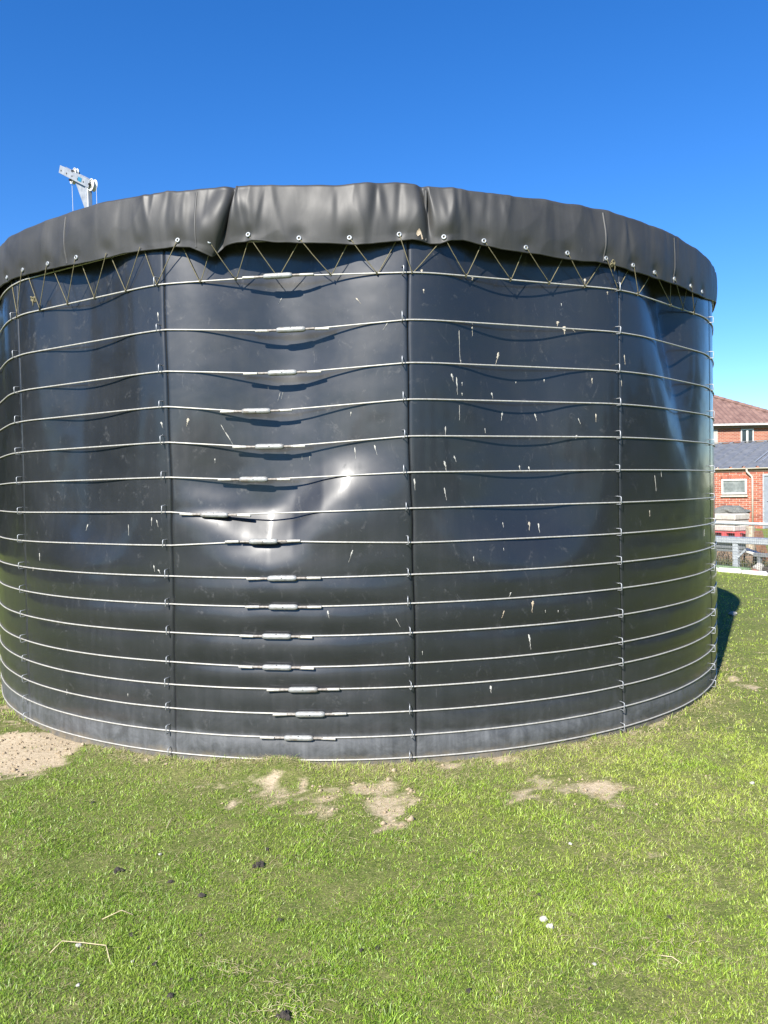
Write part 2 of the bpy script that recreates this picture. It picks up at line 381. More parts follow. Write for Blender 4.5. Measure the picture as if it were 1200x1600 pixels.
def build_ground():
    xs = axis(-6, 8, .06, 90, 34); ys = axis(1.2, 15.5, .06, 90, 34)
    X, Y = np.meshgrid(xs, ys); Z = ground_z(X, Y); B = bare(X, Y) * np.exp(-(np.maximum(np.hypot(X, Y - 6) - 12, 0) / 6) ** 2)
    o = grid_mesh('ground', np.stack([X, Y, Z], -1), M['ground'], attrs={'ground_mask': np.stack([B, np.maximum(sstep(.2, 3.2, np.abs(X - .05) - (.62 * np.maximum(Y, .6) + .3)), np.maximum(sstep(12.5, 15, Y), sstep(1.6, .4, Y))), B * 0], -1).reshape(-1, 3)})
    o['kind'] = 'structure'; o['label'] = 'closely grazed pasture with bare sandy patches'
build_ground()

# ------------------------------------------------------------------ turf
def mat_grass():
    t = NT('grass_blades'); c = t.attr('blade_colour', 'Color')
    d = t.new('ShaderNodeBsdfDiffuse'); tr = t.new('ShaderNodeBsdfTranslucent'); gl = t.new('ShaderNodeBsdfGlossy'); gl.inputs['Roughness'].default_value = .45
    t.l.new(c, d.inputs[0]); t.l.new(c, tr.inputs[0]); gl.inputs[0].default_value = (.8, .85, .7, 1)
    m = t.new('ShaderNodeMixShader'); m.inputs[0].default_value = .35; t.l.new(d.outputs[0], m.inputs[1]); t.l.new(tr.outputs[0], m.inputs[2])
    m2 = t.new('ShaderNodeMixShader'); m2.inputs[0].default_value = .05; t.l.new(m.outputs[0], m2.inputs[1]); t.l.new(gl.outputs[0], m2.inputs[2])
    t.l.new(m2.outputs[0], t.out.inputs[0]); return t.mat
M['grass'] = mat_grass()
def build_grass():
    rng = np.random.default_rng(3); X = []; Y = []; SCL = []
    for (y0, y1, n, sc) in [(1.9, 3.2, 230000, 1.0), (3.2, 5.0, 250000, 1.15), (5.0, 8.0, 130000, 1.75), (8, 15.5, 85000, 2.7)]:
        y = np.sqrt(rng.uniform(y0 ** 2, y1 ** 2, n)); h = .62 * y + .3
        x = rng.uniform(-1, 1, n) * h + .05
        X.append(x); Y.append(y); SCL.append(np.full(n, sc))
    n = 150000; y = rng.uniform(.6, 13, n); e = 3.2 * rng.uniform(0, 1, n) ** 1.5; x = np.sign(rng.uniform(-1, 1, n)) * (.62 * y + .3 + e) + .05   # thinning out to both sides
    X.append(x); Y.append(y); SCL.append(np.full(n, 2.0))
    x = np.concatenate(X); y = np.concatenate(Y); s = np.concatenate(SCL)
    rr = np.hypot(x - TCX, y - TCY) - TR
    keep = (rr > -.015) & ~((y > 8) & (x < 1.5) & (x > -3.6)) & ~(y > 13.1 + (7.4 - x) * 1.25) 
    b = bare(x, y); clump = fbm(x * 5, y * 5, 21, 3)
    keep &= rng.uniform(size=len(x)) > np.clip(b * 1.0 - .02, 0, .985) 
    keep &= rng.uniform(size=len(x)) < .76 + .6 * clump + .3 * fbm(x * 14, y * 14, 23, 2)
    x, y, s, b, clump, rr = (a[keep] for a in (x, y, s, b, clump, rr)); n = len(x)
    z = ground_z(x, y) - .004
    big = fbm(x * .8, y * .8, 27, 3)
    ht = rng.gamma(4, .0026, n) * np.maximum(.35, 1 + .75 * clump + .35 * big + .35 * fbm(x * 14, y * 14, 23, 2)) * (1 - .45 * b) * (.85 + .25 * (s - 1)) + .006
    ht *= 1 + .9 * np.exp(-(np.maximum(rr, 0) / .12) ** 2)
    w = rng.uniform(.0007, .0015, n) * s
    a = rng.uniform(0, 2 * PI, n); lean = rng.normal(.75, .45, n) * ht
    # old flattened straw
    dead = rng.uniform(size=n) < np.clip(.25 + .22 * big + .22 * fbm(x * 9, y * 9, 47, 2) + 1.1 * b + .10 * fbm(x * 2.5, y * 2.5, 33, 3) + .4 * np.exp(-(np.maximum(rr - .1, 0) / .3) ** 2), .03, .85)
    ht = np.where(dead, ht * .55, ht); lean = np.where(dead, lean * 1.9 + rng.uniform(.004, .035, n), lean)
    la = 3.0 * fbm(x * 9, y * 9, 88, 2) + rng.normal(0, 1.9, n) 
    lx, ly = np.cos(la) * lean, np.sin(la) * lean; wx, wy = -np.sin(a) * w, np.cos(a) * w
    V = np.empty((n, 5, 3))
    V[:, 0] = np.stack([x - wx, y - wy, z], -1); V[:, 1] = np.stack([x + wx, y + wy, z], -1)
    mx, my, mz = x + lx * .35, y + ly * .35, z + ht * .62
    V[:, 2] = np.stack([mx + wx * .85, my + wy * .85, mz], -1); V[:, 3] = np.stack([mx - wx * .85, my - wy * .85, mz], -1)
    V[:, 4] = np.stack([x + lx, y + ly, z + ht], -1)
    base = np.arange(n)[:, None] * 5
    T = np.concatenate([base + np.array([[0, 1, 2]]), base + np.array([[0, 2, 3]]), base + np.array([[3, 2, 4]])], 0)
    me = bpy.data.meshes.new('grass'); raw_mesh(me, V.reshape(-1, 3), T, True)
    g = rng.uniform(size=(n, 1)); big2 = np.clip(.42 + .8 * big + 1.0 * fbm(x * 3.3, y * 3.3, 55, 4), 0, 1)[:, None]
    c = (1 - g) * np.array([[.10, .185, .014]]) + g * np.array([[.32, .41, .05]])
    c = c * (1 - .42 * big2) + .42 * big2 * np.array([[.42, .43, .085]])
    dc = (1 - g) * np.array([[.36, .31, .15]]) + g * np.array([[.6, .53, .31]])
    side = np.clip(.5 + x / 3.2 + .35 * fbm(x * 1.1, y * 1.1, 66, 2), 0, 1)[:, None]      # drier towards the open side
    c = c * (1.16 + .26 * side) * (1 + side * np.array([[.10, .0, .04]])) * np.array([[.90, 1.03, .95]])
    c = c * rng.uniform(.5, 1.4, (n, 1))
    c = np.where(dead[:, None], dc, c)
    c4 = np.concatenate([c, np.ones((n, 1))], 1); c4 = np.repeat(c4, 5, 0)
    at_ = me.attributes.new('blade_colour', 'FLOAT_COLOR', 'POINT'); at_.data.foreach_set('color', c4.astype(np.float32).ravel())
    me.materials.append(M['grass']); o = link('grass', me)
    tag(o, 'short grazed grass with dry straw covering the pasture', 'grass', kind='stuff')
build_grass()

def build_crumbs():
    rng = np.random.default_rng(17); n = 60000; y = rng.uniform(3.2, 9, n); x = rng.uniform(-1, 1, n) * (.6 * y + .2)
    b = bare(x, y); rr = np.hypot(x - TCX, y - TCY) - TR; k = (rng.uniform(size=n) < b * .5) & (rr > .03) & ((y < 6.6) | (np.abs(x) > 2.8)); x, y = x[k], y[k]; n = len(x)
    r = rng.gamma(1.6, .0028, n) + .0015; z = ground_z(x, y) + r * .3
    oc = np.array([[1, 0, 0], [-1, 0, 0], [0, 1, 0], [0, -1, 0], [0, 0, .8], [0, 0, -.8]], float); V = oc[None] * r[:, None, None] * rng.uniform(.6, 1.3, (n, 6, 1))
    a = rng.uniform(0, 6.28, n); c, s_ = np.cos(a)[:, None], np.sin(a)[:, None]; V = np.stack([V[..., 0] * c - V[..., 1] * s_, V[..., 0] * s_ + V[..., 1] * c, V[..., 2]], -1) + np.stack([x, y, z], -1)[:, None]
    F_ = np.array([[0, 2, 4], [2, 1, 4], [1, 3, 4], [3, 0, 4], [2, 0, 5], [1, 2, 5], [3, 1, 5], [0, 3, 5]]); T = (np.arange(n)[:, None, None] * 6 + F_[None]).reshape(-1, 3)
    me = bpy.data.meshes.new('soil_crumbs'); raw_mesh(me, V.reshape(-1, 3), T, False); me.materials.append(M['crumb']); tag(link('soil_crumbs', me), 'loose crumbs of dry soil on the bare patches', 'soil', kind='stuff')
M['crumb'] = simple('soil_crumb', (.2, .15, .09), (.42, .34, .23), 60, .95)
build_crumbs()

# ------------------------------------------------------------------ tank
tank = thing('storage_tank', 'round black plastic sheet storage tank banded with many steel cables', 'tank', (TCX, TCY, 0))
def tl(p): return Vector(p) - Vector((TCX, TCY, 0))                       # world -> tank local
def build_panels():
    ztop = 3.40
    for k in range(-7, 7):
        vis = -3 <= k <= 2
        nu, nz = (110, 230) if vis else (36, 60)
        us = (np.linspace(0, 1, nu)); zs = np.linspace(-.12, ztop, nz)
        U, Z = np.meshgrid(us, zs)
        a = TH0 + k * DTH + seam_wob(k, Z); b = TH0 + (k + 1) * DTH + seam_wob(k + 1, Z)
        eps = .0020 / TR
        TH = (a + eps) * (1 - U) + (b - eps) * U
        base = np.clip((TH - TH0) / DTH, k + 1e-4, k + 1 - 1e-4) * DTH + TH0
        R = r_wall(base, np.maximum(Z, 0))
        # rolled edges
        edge = np.minimum(U, 1 - U) * 1.5
        R = R - .004 * np.exp(-(edge / .003) ** 2)
        cols = [(TH[:, :1] - .0006, R[:, :1] - .028), (TH, R), (TH[:, -1:] + .0006, R[:, -1:] - .028)]
        THc = np.concatenate([c[0] for c in cols], 1); Rc = np.concatenate([c[1] for c in cols], 1); Zc = np.concatenate([Z[:, :1], Z, Z[:, -1:]], 1)
        P = np.stack([Rc * np.sin(THc), -Rc * np.cos(THc), Zc], -1)
        uv = np.stack([THc * TR + k * 3.7, Zc, Zc * 0 + k], -1)
        grid_mesh('wall_panel', P, M['wall'], attrs={'wall_uv': uv.reshape(-1, 3)}, parent=tank)
    for k in range(-7, 7):                                               # dark upright behind each seam
        th = TH0 + k * DTH; mb = MB()
        x = Vector((math.cos(th), math.sin(th), 0)); y = Vector((math.sin(th), -math.cos(th), 0))
        mb.box(y * (TR - .05) + Vector((0, 0, 1.65)), (.10, .05, 3.5), Matrix((x, y, Vector((0, 0, 1)))).transposed())
        mb.build('upright', M['dark'], tank)
build_panels()
# turnbuckle places: (pixel x, pixel y) per cable
TB = [(439, 432), (459, 518), (446, 585), (405, 642), (425, 698.5), (400, 749.5), (335, 803), (413, 843), (440, 904), (442, 947.5), (431, 991), (432, 1042), (473, 1077), (484, 1115), (466, 1152.5)]
def hull_r(z, n=1440):
    th = np.linspace(-PI, PI, n, endpoint=False); r = r_wall(th, z); p = np.stack([r * np.sin(th), -r * np.cos(th)], 1)
    idx = np.lexsort((p[:, 1], p[:, 0])); q = p[idx]
    def half(pts):
        h = []
        for v in pts:
            while len(h) > 1 and (h[-1][0] - h[-2][0]) * (v[1] - h[-2][1]) - (h[-1][1] - h[-2][1]) * (v[0] - h[-2][0]) <= 0: h.pop()
            h.append(v)
        return h
    H = np.array(half(q)[:-1] + half(q[::-1])[:-1]); ht = np.arctan2(H[:, 0], -H[:, 1]); o = np.argsort(ht); H = H[o]; ht = ht[o]
    # radius of the hull polygon at every angle
    Hc = np.vstack([H[-1:], H, H[:1]]); hc = np.concatenate([[ht[-1] - 2 * PI], ht, [ht[0] + 2 * PI]])
    j = np.clip(np.searchsorted(hc, th, 'right') - 1, 0, len(hc) - 2); A = Hc[j]; B = Hc[j + 1]
    d = np.stack([np.sin(th), -np.cos(th)], 1); e = B - A
    den = d[:, 0] * e[:, 1] - d[:, 1] * e[:, 0]; num = A[:, 0] * e[:, 1] - A[:, 1] * e[:, 0]
    return th, np.where(np.abs(den) > 1e-9, num / den, r)
CR = .0048
cable_fn = []
zrows = [3.165] + ROWZ
zb_dip = [0, .012, -.034, -.036, -.045, -.043, -.024, -.020, .022, -.008, -.006, -.005, -.008, 0, 0, 0, 0]
def rot_tb(th): return Matrix((Vector((math.cos(th), math.sin(th), 0)), Vector((math.sin(th), -math.cos(th), 0)), Vector((0, 0, 1)))).transposed()
def sleeve_data():
    L1 = .145
    body = MB(); prof = [(.0, -.088), (.010, -.088), (.0125, -.086), (.0165, -.074), (.0172, -.06), (.0172, .06), (.0165, .074), (.0125, .086), (.010, .088), (0, .088)]
    body.lathe(prof, (0, 0, 0), (1, 0, 0), 18); body.lathe([(0, 0), (.004, 0)], (0, .01745, .002), (0, 1, 0), 10, 1)
    rod = MB(); pr = [(0, 0)]
    for i in range(14): pr += [(.0066, i * .0045), (.0078, i * .0045 + .00225)]
    pr += [(.0066, .064), (0, .064)]; rod.lathe(pr, (0, 0, 0), (1, 0, 0), 10)
    sl = MB(); sl.lathe([(0, 0), (.0076, 0), (.0084, .003), (.0084, .082), (.0072, .086), (0, .086)], (0, 0, 0), (1, 0, 0), 12)
    return body.data('turnbuckle', [M['body'], M['dark']], True), rod.data('threaded_rod', M['thread'], True), sl.data('sleeve', M['cable'], True)
TBM = sleeve_data()
for i, z0 in enumerate(zrows):
    th, rh = hull_r(z0); rh = rh + CR + .001
    zz = z0 + 0 * th
    tb = None
    if i >= 1 and i - 1 < len(TB):
        tth, _ = wall_hit(*TB[i - 1], .03); tb = tth
        a, b = TH0 - DTH, TH0
        tent = np.where(th < tth, (th - a) / (tth - a), (b - th) / (b - tth)); tent = np.clip(tent, 0, 1)
        tent = 1 - np.sqrt((1 - tent) ** 2 + .03) + (math.sqrt(1.03) - 1) * (1 - tent)
        tent = np.maximum(tent, 0) * ((th > a) & (th < b)); tent = tent / max(tent.max(), 1e-6)
        zz = zz + zb_dip[i] * tent
        rh = np.maximum(rh, r_wall(th, zz) + CR + .001)
    pts = [tl(P3(t, r, z)) for t, r, z in zip(th[::3], rh[::3], zz[::3])]
    mb = MB(); mb.tube(pts, CR, 7, closed=True); c = mb.build('cable', M['cable'], tank, smooth=True)
    cable_fn.append((th, rh, zz))
    if tb is not None or i == 0:
        if i == 0: tb, _ = wall_hit(412, 381, .03)
        r = float(np.interp(tb, th, rh)); z = float(np.interp(tb, th, zz))
        sl = (float(np.interp(tb + .06, th, zz)) - float(np.interp(tb - .06, th, zz))) / (.12 * TR)
        dr = (float(np.interp(tb + .06, th, rh)) - float(np.interp(tb - .06, th, rh))) / (.12 * TR)
        R = rot_tb(tb - math.atan(dr)) @ Matrix.Rotation(-math.atan(sl) + random.uniform(-.01, .01), 3, 'Y')
        t_ = link('turnbuckle', TBM[0], tank); t_.matrix_local = Matrix.Translation(tl(P3(tb, r + .011, z))) @ R.to_4x4() @ Matrix.Rotation(random.uniform(-.6, .9), 4, 'X')
        for s in (-1, 1):
            ex = random.uniform(-.012, .012)
            ro = link('threaded_rod', TBM[1], t_); ro.matrix_local = Matrix.Translation((s * (.082), 0, 0)) @ (Matrix.Rotation(PI, 4, 'Z') if s < 0 else Matrix.Identity(4)) @ Matrix.Rotation(random.uniform(-.03, .03), 4, 'Z')
            so = link('sleeve', TBM[2], t_); so.matrix_local = Matrix.Translation((s * (.142 + ex), -.002, 0)) @ (Matrix.Rotation(PI, 4, 'Z') if s < 0 else Matrix.Identity(4)) @ Matrix.Rotation(-.045, 4, 'Z')
# clips: bent staples that hold each cable beside the seams
def clip_data():
    out = []
    for v in range(4):
        mb = MB(); r = random.Random(v); h = .036 + r.uniform(-.004, .005); d = .034 + r.uniform(-.004, .006)
        mb.tube([(0, -.03, -.010), (0, d * .6, -.011), (0, d - .004, -.011), (0, d, -.007), (0, d, h - .006), (0, d - .004, h), (0, d * .5, h + .001), (r.uniform(-.003, .003), -.02, h + .002)], .0032, 6)
        out.append(mb.data('clip', M['galv'], True))
    return out
CL = clip_data()
for k in range(-3, 4):
    for i, z0 in enumerate(zrows):
        if i == 0: continue
        z = z0; th = TH0 + k * DTH - .011 + float(seam_wob(k, z))
        o = link('clip', CL[(i * 3 + k) % 4], tank)
        o.matrix_local = Matrix.Translation(tl(P3(th, TR, z))) @ rot_tb(th).to_4x4() @ Matrix.Rotation(random.uniform(-.22, .22), 4, 'Z') @ Matrix.Rotation(random.uniform(-.08, .08), 4, 'X')

# dried bird droppings, each a thin crust following the sheet: (px, py, length px, width px, lean, brown)
DR = [(718, 540, 60, 2.2, .02, 0), (738, 518, 14, 3, 0, 1), (882, 517, 16, 7, .05, 1), (871, 506, 10, 5, 0, 1), (896, 516, 6, 3, .8, 1), (777, 560, 20, 6, -.3, 1), (707, 590, 14, 4, .25, 0), (714, 603, 24, 4, .05, 0),
      (722, 600, 6, 2, 0, 0), (722, 616, 5, 2.5, 0, 0), (718, 645, 30, 1.4, 0, 0), (769, 618, 9, 4, .3, 0), (784, 650, 16, 3.5, -.2, 0), (837, 652, 14, 3, .25, 0), (905, 658, 9, 2, .4, 0), (931, 653, 14, 3, 0, 1),
      (696, 675, 20, 2, 0, 0), (758, 673, 7, 1.5, .1, 0), (696, 729, 17, 5, .25, 0), (711, 717, 11, 3, .4, 0), (812, 731, 10, 4, .15, 0), (827, 733, 8, 3.5, .25, 0), (900, 683, 7, 3, -.4, 0), (882, 720, 7, 2, .1, 0),
      (696, 772, 18, 4, .2, 0), (648, 757, 18, 3, .05, 0), (827, 822, 16, 4.5, -.15, 1), (842, 825, 13, 4, 0, 0), (786, 820, 8, 1.6, .1, 0), (740, 873, 8, 1.6, 0, 0), (787, 858, 5, 1.6, 0, 0), (812, 868, 26, 1.4, .4, 0),
      (1024, 755, 30, 2.2, .15, 0), (1033, 740, 14, 2, .1, 0), (1015, 802, 10, 4, 0, 1), (1069, 800, 14, 2, .2, 0), (1100, 832, 16, 3, -.35, 0), (976, 562, 14, 4, .1, 1), (971, 598, 12, 3, 0, 1), (925, 595, 10, 3, 0, 1),
      (832, 948, 24, 6, -.15, 2), (797, 929, 7, 3, -.4, 0), (828, 1003, 26, 4, .15, 0), (767, 1077, 14, 4, .05, 0), (852, 955, 4, 1.5, 0, 0), (786, 960, 12, 2, -.4, 2), (872, 955, 4, 1.5, 0, 0),
      (555, 708, 16, 2.6, .05, 0), (587, 703, 15, 2.4, .25, 0), (336, 720, 8, 2, 0, 0), (350, 672, 22, 2, .5, 0), (360, 688, 24, 2.4, .55, 0), (293, 660, 14, 5, -.3, 1), (253, 664, 12, 4, .35, 0), (247, 495, 13, 3, .1, 0),
      (300, 622, 8, 2, -.2, 0), (548, 647, 8, 2, -.2, 0), (436, 620, 12, 1.4, -.3, 0), (441, 618, 10, 1.2, -.3, 0), (469, 625, 9, 1.4, .6, 0), (472, 715, 9, 1.6, 0, 0), (484, 716, 7, 1.6, 0, 0), (62, 870, 14, 3, .1, 0), (52, 889, 8, 3, 0, 1),
      (136, 824, 10, 3.5, -.3, 0), (201, 828, 18, 1.6, .1, 0), (237, 815, 16, 1.8, 0, 0), (246, 818, 10, 2.5, .3, 0), (241, 888, 10, 2.5, .2, 0), (249, 893, 7, 4, .6, 0), (105, 1081, 12, 2, -.1, 0), (111, 1102, 16, 2.2, .1, 0), (548, 869, 20, 2.4, -.35, 0),
      (513, 960, 14, 3, .2, 0), (622, 973, 12, 1.4, .5, 0), (535, 1083, 5, 1.5, 0, 0), (200, 1086, 6, 2, 0, 0), (660, 1020, 5, 1.5, 0, 0), (738, 505, 4, 2, 0, 0), (800, 483, 5, 2, 0, 0), (877, 476, 5, 2, 0, 0), (662, 455, 6, 4, 0, 1), (659, 425, 8, 4, 0, 1),
      (738, 435, 10, 5, 0, 1), (914, 440, 9, 5, 0, 1), (949, 458, 5, 4, 0, 1), (850, 595, 5, 2.4, 0, 0), (845, 558, 4, 2, 0, 0), (806, 598, 3, 3, 0, 0), (720, 565, 6, 1.6, 0, 0), (438, 470, 12, 2, -.6, 0), (560, 470, 9, 3, .8, 1), (602, 510, 12, 1.6, -.7, 0)]
def crust(px, py, L, W, lean, br):
    th0, z0 = wall_hit(px, py); sc = .0038; L = L * sc; W = W * sc; n = 12; P = []; r_ = random.Random(int(px * 7 + py))
    mb = MB(); vs = []
    for i in range(n + 1):
        t = i / n; z = z0 + L * (.5 - t); th = th0 + (lean * L * (t - .5) + .15 * W * r_.uniform(-1, 1)) / TR
        w = W * .5 * (math.sin(PI * min(1, t * 1.6 + .08) ** .8) if t < .6 else .75 * (1.02 - t)) * r_.uniform(.6, 1.2)
        w = max(w, .0008)
        for s in (-1, -.4, .4, 1):
            tt = th + s * w / TR; vs.append(tl(P3(tt, float(r_wall(tt, z)) + (.0022 if abs(s) < .9 else .0009), z)))
    fs = [(i * 4 + j, i * 4 + j + 1, i * 4 + j + 5, i * 4 + j + 4) for i in range(n) for j in range(3)]
    mb.add(vs, fs); mb.build('bird_dropping', [M['bird'], M['birdb'], M['log']][br], tank, smooth=True, normals=False)
for i, d in enumerate(DR):
    if not (i % 4 == 3 and d[3] < 2.3): crust(d[0], d[1], d[2] * (.8 + .4 * ((i * 37) % 10) / 10), d[3] * (.7 + .4 * ((i * 53) % 10) / 10), d[4], d[5])

# ------------------------------------------------------------------ cover with laced skirt
CRD = TR + .022
TOPPX = [(0, 383), (17, 367), (27, 362), (67, 345), (117, 327), (167, 313), (217, 305), (233, 303), (260, 296), (277, 298), (310, 294), (360, 291), (400, 289), (463, 287), (527, 286), (583, 284), (623, 283), (650, 287), (663, 290), (700, 292), (754, 298), (804, 305), (867, 312), (908, 319), (942, 325), (983, 338), (1012, 348), (1054, 366), (1083, 383), (1100, 395)]
BOTPX = [(20, 435), (53, 425), (100, 415), (150, 405), (187, 395), (230, 390), (277, 385), (300, 387), (330, 400), (350, 383), (370, 378), (393, 375), (433, 377), (473, 378), (517, 379), (557, 381), (583, 380), (613, 377), (643, 375), (670, 379), (687, 381), (703, 377), (723, 375), (750, 381), (783, 388), (825, 393), (867, 400), (908, 407), (942, 410), (967, 417), (992, 425), (1025, 435), (1058, 445), (1083, 456), (1104, 466)]
cyl = lambda th, z: CRD
def table(px, lift=0.0):
    a = [wall_hit(x, y, 0, cyl) for x, y in px]; a.sort(); t = np.array([q[0] for q in a]); z = np.array([q[1] for q in a])
    ok = np.abs(t) < 1.02; t = t[ok]; z = z[ok]
    return np.concatenate([[-PI, t[0] - .4], t, [t[-1] + .25, PI]]), np.concatenate([[z[3:-3].mean(), z[0]], z, [z[-1] + lift, z[3:-3].mean()]])
TT, TZ = table(TOPPX); BT, BZ = table(BOTPX, .13)
def pxth(x, y=340): return wall_hit(x, y, 0, cyl)[0]
# folds: theta, width, height, ease at the top, ease at the foot
FOLDS = []
for (px, w, h, a, b) in [(285, .045, .030, .3, 1.), (318, .020, .018, 1., .5), (338, .022, .060, 1., .5), (352, .013, -.075, 1, .8), (372, .028, .05, .9, .3), (405, .02, .012, .4, 1.), (450, .06, -.016, .2, 1.), (546, .03, .012, .6, .4), (577, .022, .020, 1, .4),
                         (600, .02, -.014, .9, .2), (645, .038, .034, .5, 1.), (664, .009, -.055, 1, .8), (680, .018, .016, .5, .9), (708, .022, .036, 1., .8), (738, .025, -.02, .9, .4), (775, .035, .014, .7, .4), (830, .05, -.012, .5, .6), (905, .03, .012, .6, .3), (948, .02, .008, 1, 1),
                         (985, .03, .014, .6, .8), (1030, .04, .014, .5, .6), (1060, .03, .012, .5, .6), (240, .035, .014, 1, .3), (200, .04, -.012, .3, .8), (170, .03, .012, .9, .2), (130, .03, -.010, .4, .8), (110, .022, .012, .6, .9), (75, .03, .012, .7, .4), (45, .03, -.01, .5, .7), (505, .04, .01, .2, .9), (420, .03, .01, .9, .1), (880, .02, -.01, .3, .9)]:
    FOLDS.append((pxth(px), w, h, a, b))
for (px, h, a, b) in [(233, .010, 1, .1), (262, -.009, 1, .4), (292, .010, .8, .6), (325, -.010, .4, 1), (360, .016, 1, .2), (378, -.010, .9, .6), (392, .010, .3, 1), (410, -.010, 1, .1), (432, .007, .9, .3), (520, .007, .7, .1), (527, -.006, 1, 0), (560, .006, .3, .9), (583, -.012, 1, .3), (598, .009, 1, 0), (623, -.010, 1, .5), (652, .012, .6, .9), (692, .012, .2, 1), (703, .012, 1, .8), (716, -.010, 1, .9), (728, .009, .9, .5), (757, -.008, .8, .4), (790, .006, .9, .2), (850, .006, .8, .3), (866, -.006, .5, .8), (925, .006, .6, .6), (972, .009, 1, .4), (980, -.009, 1, .5), (150, .006, .4, .8), (187, -.006, .2, 1), (213, .006, .2, 1)]:
    FOLDS.append((pxth(px), .0075, h, a, b))
def r_skirt(th, v):
    """v: 0 at the rim, 1 at the hem"""
    th = np.asarray(th, float); v = np.asarray(v, float); th, v = np.broadcast_arrays(th, v)
    r = CRD + .014 * np.sin(PI * np.clip(v, 0, 1))
    for n, (t, w, h, a, b) in enumerate(FOLDS):
        drift = t + (.016 * math.sin(n * 2.4) * (v - .5)) - (.035 * (v - .4) if n in (2, 3, 4) else 0)
        prof = a * (1 - v) + b * v
        prof = prof * (.55 + .45 * np.sin(PI * np.clip(v * 1.1 + .02, 0, 1)))
        r = r + h * prof * np.exp(-((th - drift) / (w * (.75 + .5 * v))) ** 2)
    f1 = fbm(th * 12 + .3 * v, v * .5 + 3, 91, 2); f2 = vnoise(th * 30 - 2.5 * v, v * 1.2 + 8, 97)
    f3 = fbm(th * 34 + .5 * v, v * .45 + 5, 99, 2)
    r = r + .009 * (1 - np.abs(f1) * 2) + .003 * f2 + .006 * (1 - np.abs(f3) * 2.4) * sstep(-.25, .45, vnoise(th * 4, v * .5, 44)) * (.3 + .7 * (1 - v) ** 1.3) + .008 * fbm(th * 5, v * 1.2, 93, 2) * v - .003
    r = np.where(th > .55, CRD + (r - CRD) * (1 - .62 * sstep(.55, .85, th)), r)
    # puckers round the eyelets
    for t in EYT: r = r - .010 * np.exp(-((th - t) / .014) ** 2 - ((v - .88) / .13) ** 2)
    return np.maximum(r, TR + .004)
EYE = [(8, 433), (32, 421), (71, 411), (115, 401), (163, 394), (217, 385), (277, 375), (328, 378), (387, 366), (466, 370), (546, 370), (624, 366), (693, 371), (758, 375), (825, 385), (890, 394), (949, 403), (991, 414), (1026, 425), (1057.5, 435), (1084, 446), (1102, 455)]
EYP = [wall_hit(x, y, .02, cyl) for x, y in EYE]; EYT = [e[0] for e in EYP]
BOTL = [(15, 490), (52, 478), (103, 460), (145, 447), (188, 442), (237, 442), (307, 438), (368, 437), (437, 445), (517, 438), (590, 430), (646, 430), (731, 431), (796, 435), (858, 441), (921, 447), (975, 457), (1007, 465), (1037, 474), (1067, 484), (1094, 496)]
BOTT = [wall_hit(x, y, .06)[0] for x, y in BOTL]
cover = thing('tank_cover', 'dark grey rubber cover with a creased skirt laced to the tank rim', 'cover', (TCX, TCY, 0))
def build_cover():
    th = np.sort(np.concatenate([np.linspace(-PI, -1.35, 120, endpoint=False), np.linspace(-1.35, 1.35, 1500, endpoint=False), np.linspace(1.35, PI, 120, endpoint=False)]))
    zt = np.interp(th, TT, TZ) + .006 * fbm(th * 16, th * 0 + 1.3, 17, 3); zb = np.interp(th, BT, BZ) + .003 * fbm(th * 30, th * 0 + 4.1, 19, 2)
    rows = []
    # roof, dipping a little inside the rim and rising to a low centre
    for q in np.linspace(.02, 1, 22)[:-1]:
        rr = q * (CRD - .03); z = zt * q + (1 - q) * 3.72 - .05 * np.exp(-((q - .93) / .05) ** 2)
        rows.append((rr + 0 * th, z))
    for a in np.linspace(0, PI / 2, 7):                                  # over the rim
        r1 = r_skirt(th, 0 * th)
        rows.append((r1 - .025 + .025 * math.sin(a), zt - .025 + .025 * math.cos(a)))
    nv = 46
    for i in range(1, nv + 1):
        v = i / nv
        z = (zt - .025) * (1 - v) + zb * v
        rows.append((r_skirt(th, v + 0 * th), z))
    for k, (dr, dz) in enumerate([(.000, -.004), (-.006, -.006), (-.012, -.003), (-.014, .03), (-.014, .09)]):  # turned hem
        rows.append((np.maximum(r_skirt(th, 1 + 0 * th) + dr, TR + .003), zb + dz))
    R = np.array([a for a, b in rows]); Z = np.array([b for a, b in rows])
    V = np.clip((zt - Z) / (zt - zb), 0, 1) * (R > TR - .04)
    lean = 0
    for px, dx, w, a, l in ((340, -.040, .016, .55, .062), (660, -.002, .011, .6, .022), (1000, 0, .02, .5, .006)):   # pleats lying over to one side
        lean = lean + l / TR * np.exp(-((th - pxth(px) - dx * (V - .5)) / w) ** 2) * np.sin(PI * np.clip(V * .92 + .08, 0, 1)) ** .6
    THL = th + lean
    P = np.stack([R * np.sin(THL), -R * np.cos(THL), Z], -1)
    uv = np.stack([np.broadcast_to(th * TR, R.shape), Z, R], -1)
    grid_mesh('cover_sheet', P, M['cover'], closed=True, attrs={'cover_uv': uv.reshape(-1, 3)}, parent=cover)
    # welded sheet joints on the skirt
    for px in (310, 665, 942, 103, 1052):
        t = pxth(px); zt0 = float(np.interp(t, TT, TZ)); zb0 = float(np.interp(t, BT, BZ)); vs = []; n = 24
        for i in range(n + 1):
            v = .02 + .96 * i / n; z = (zt0 - .025) * (1 - v) + zb0 * v
            for s in (-.007, -.006, .006, .007):
                a = t + s / TR; vs.append(tl(P3(a, float(r_skirt(a, v)) + (.0035 if abs(s) < .0065 else -.002), z)))
        fs = [(i * 4 + j, i * 4 + j + 1, i * 4 + j + 5, i * 4 + j + 4) for i in range(n) for j in range(3)]
        MB().add(vs, fs).build('welded_joint', M['cover_joint'], cover, smooth=True, normals=False)
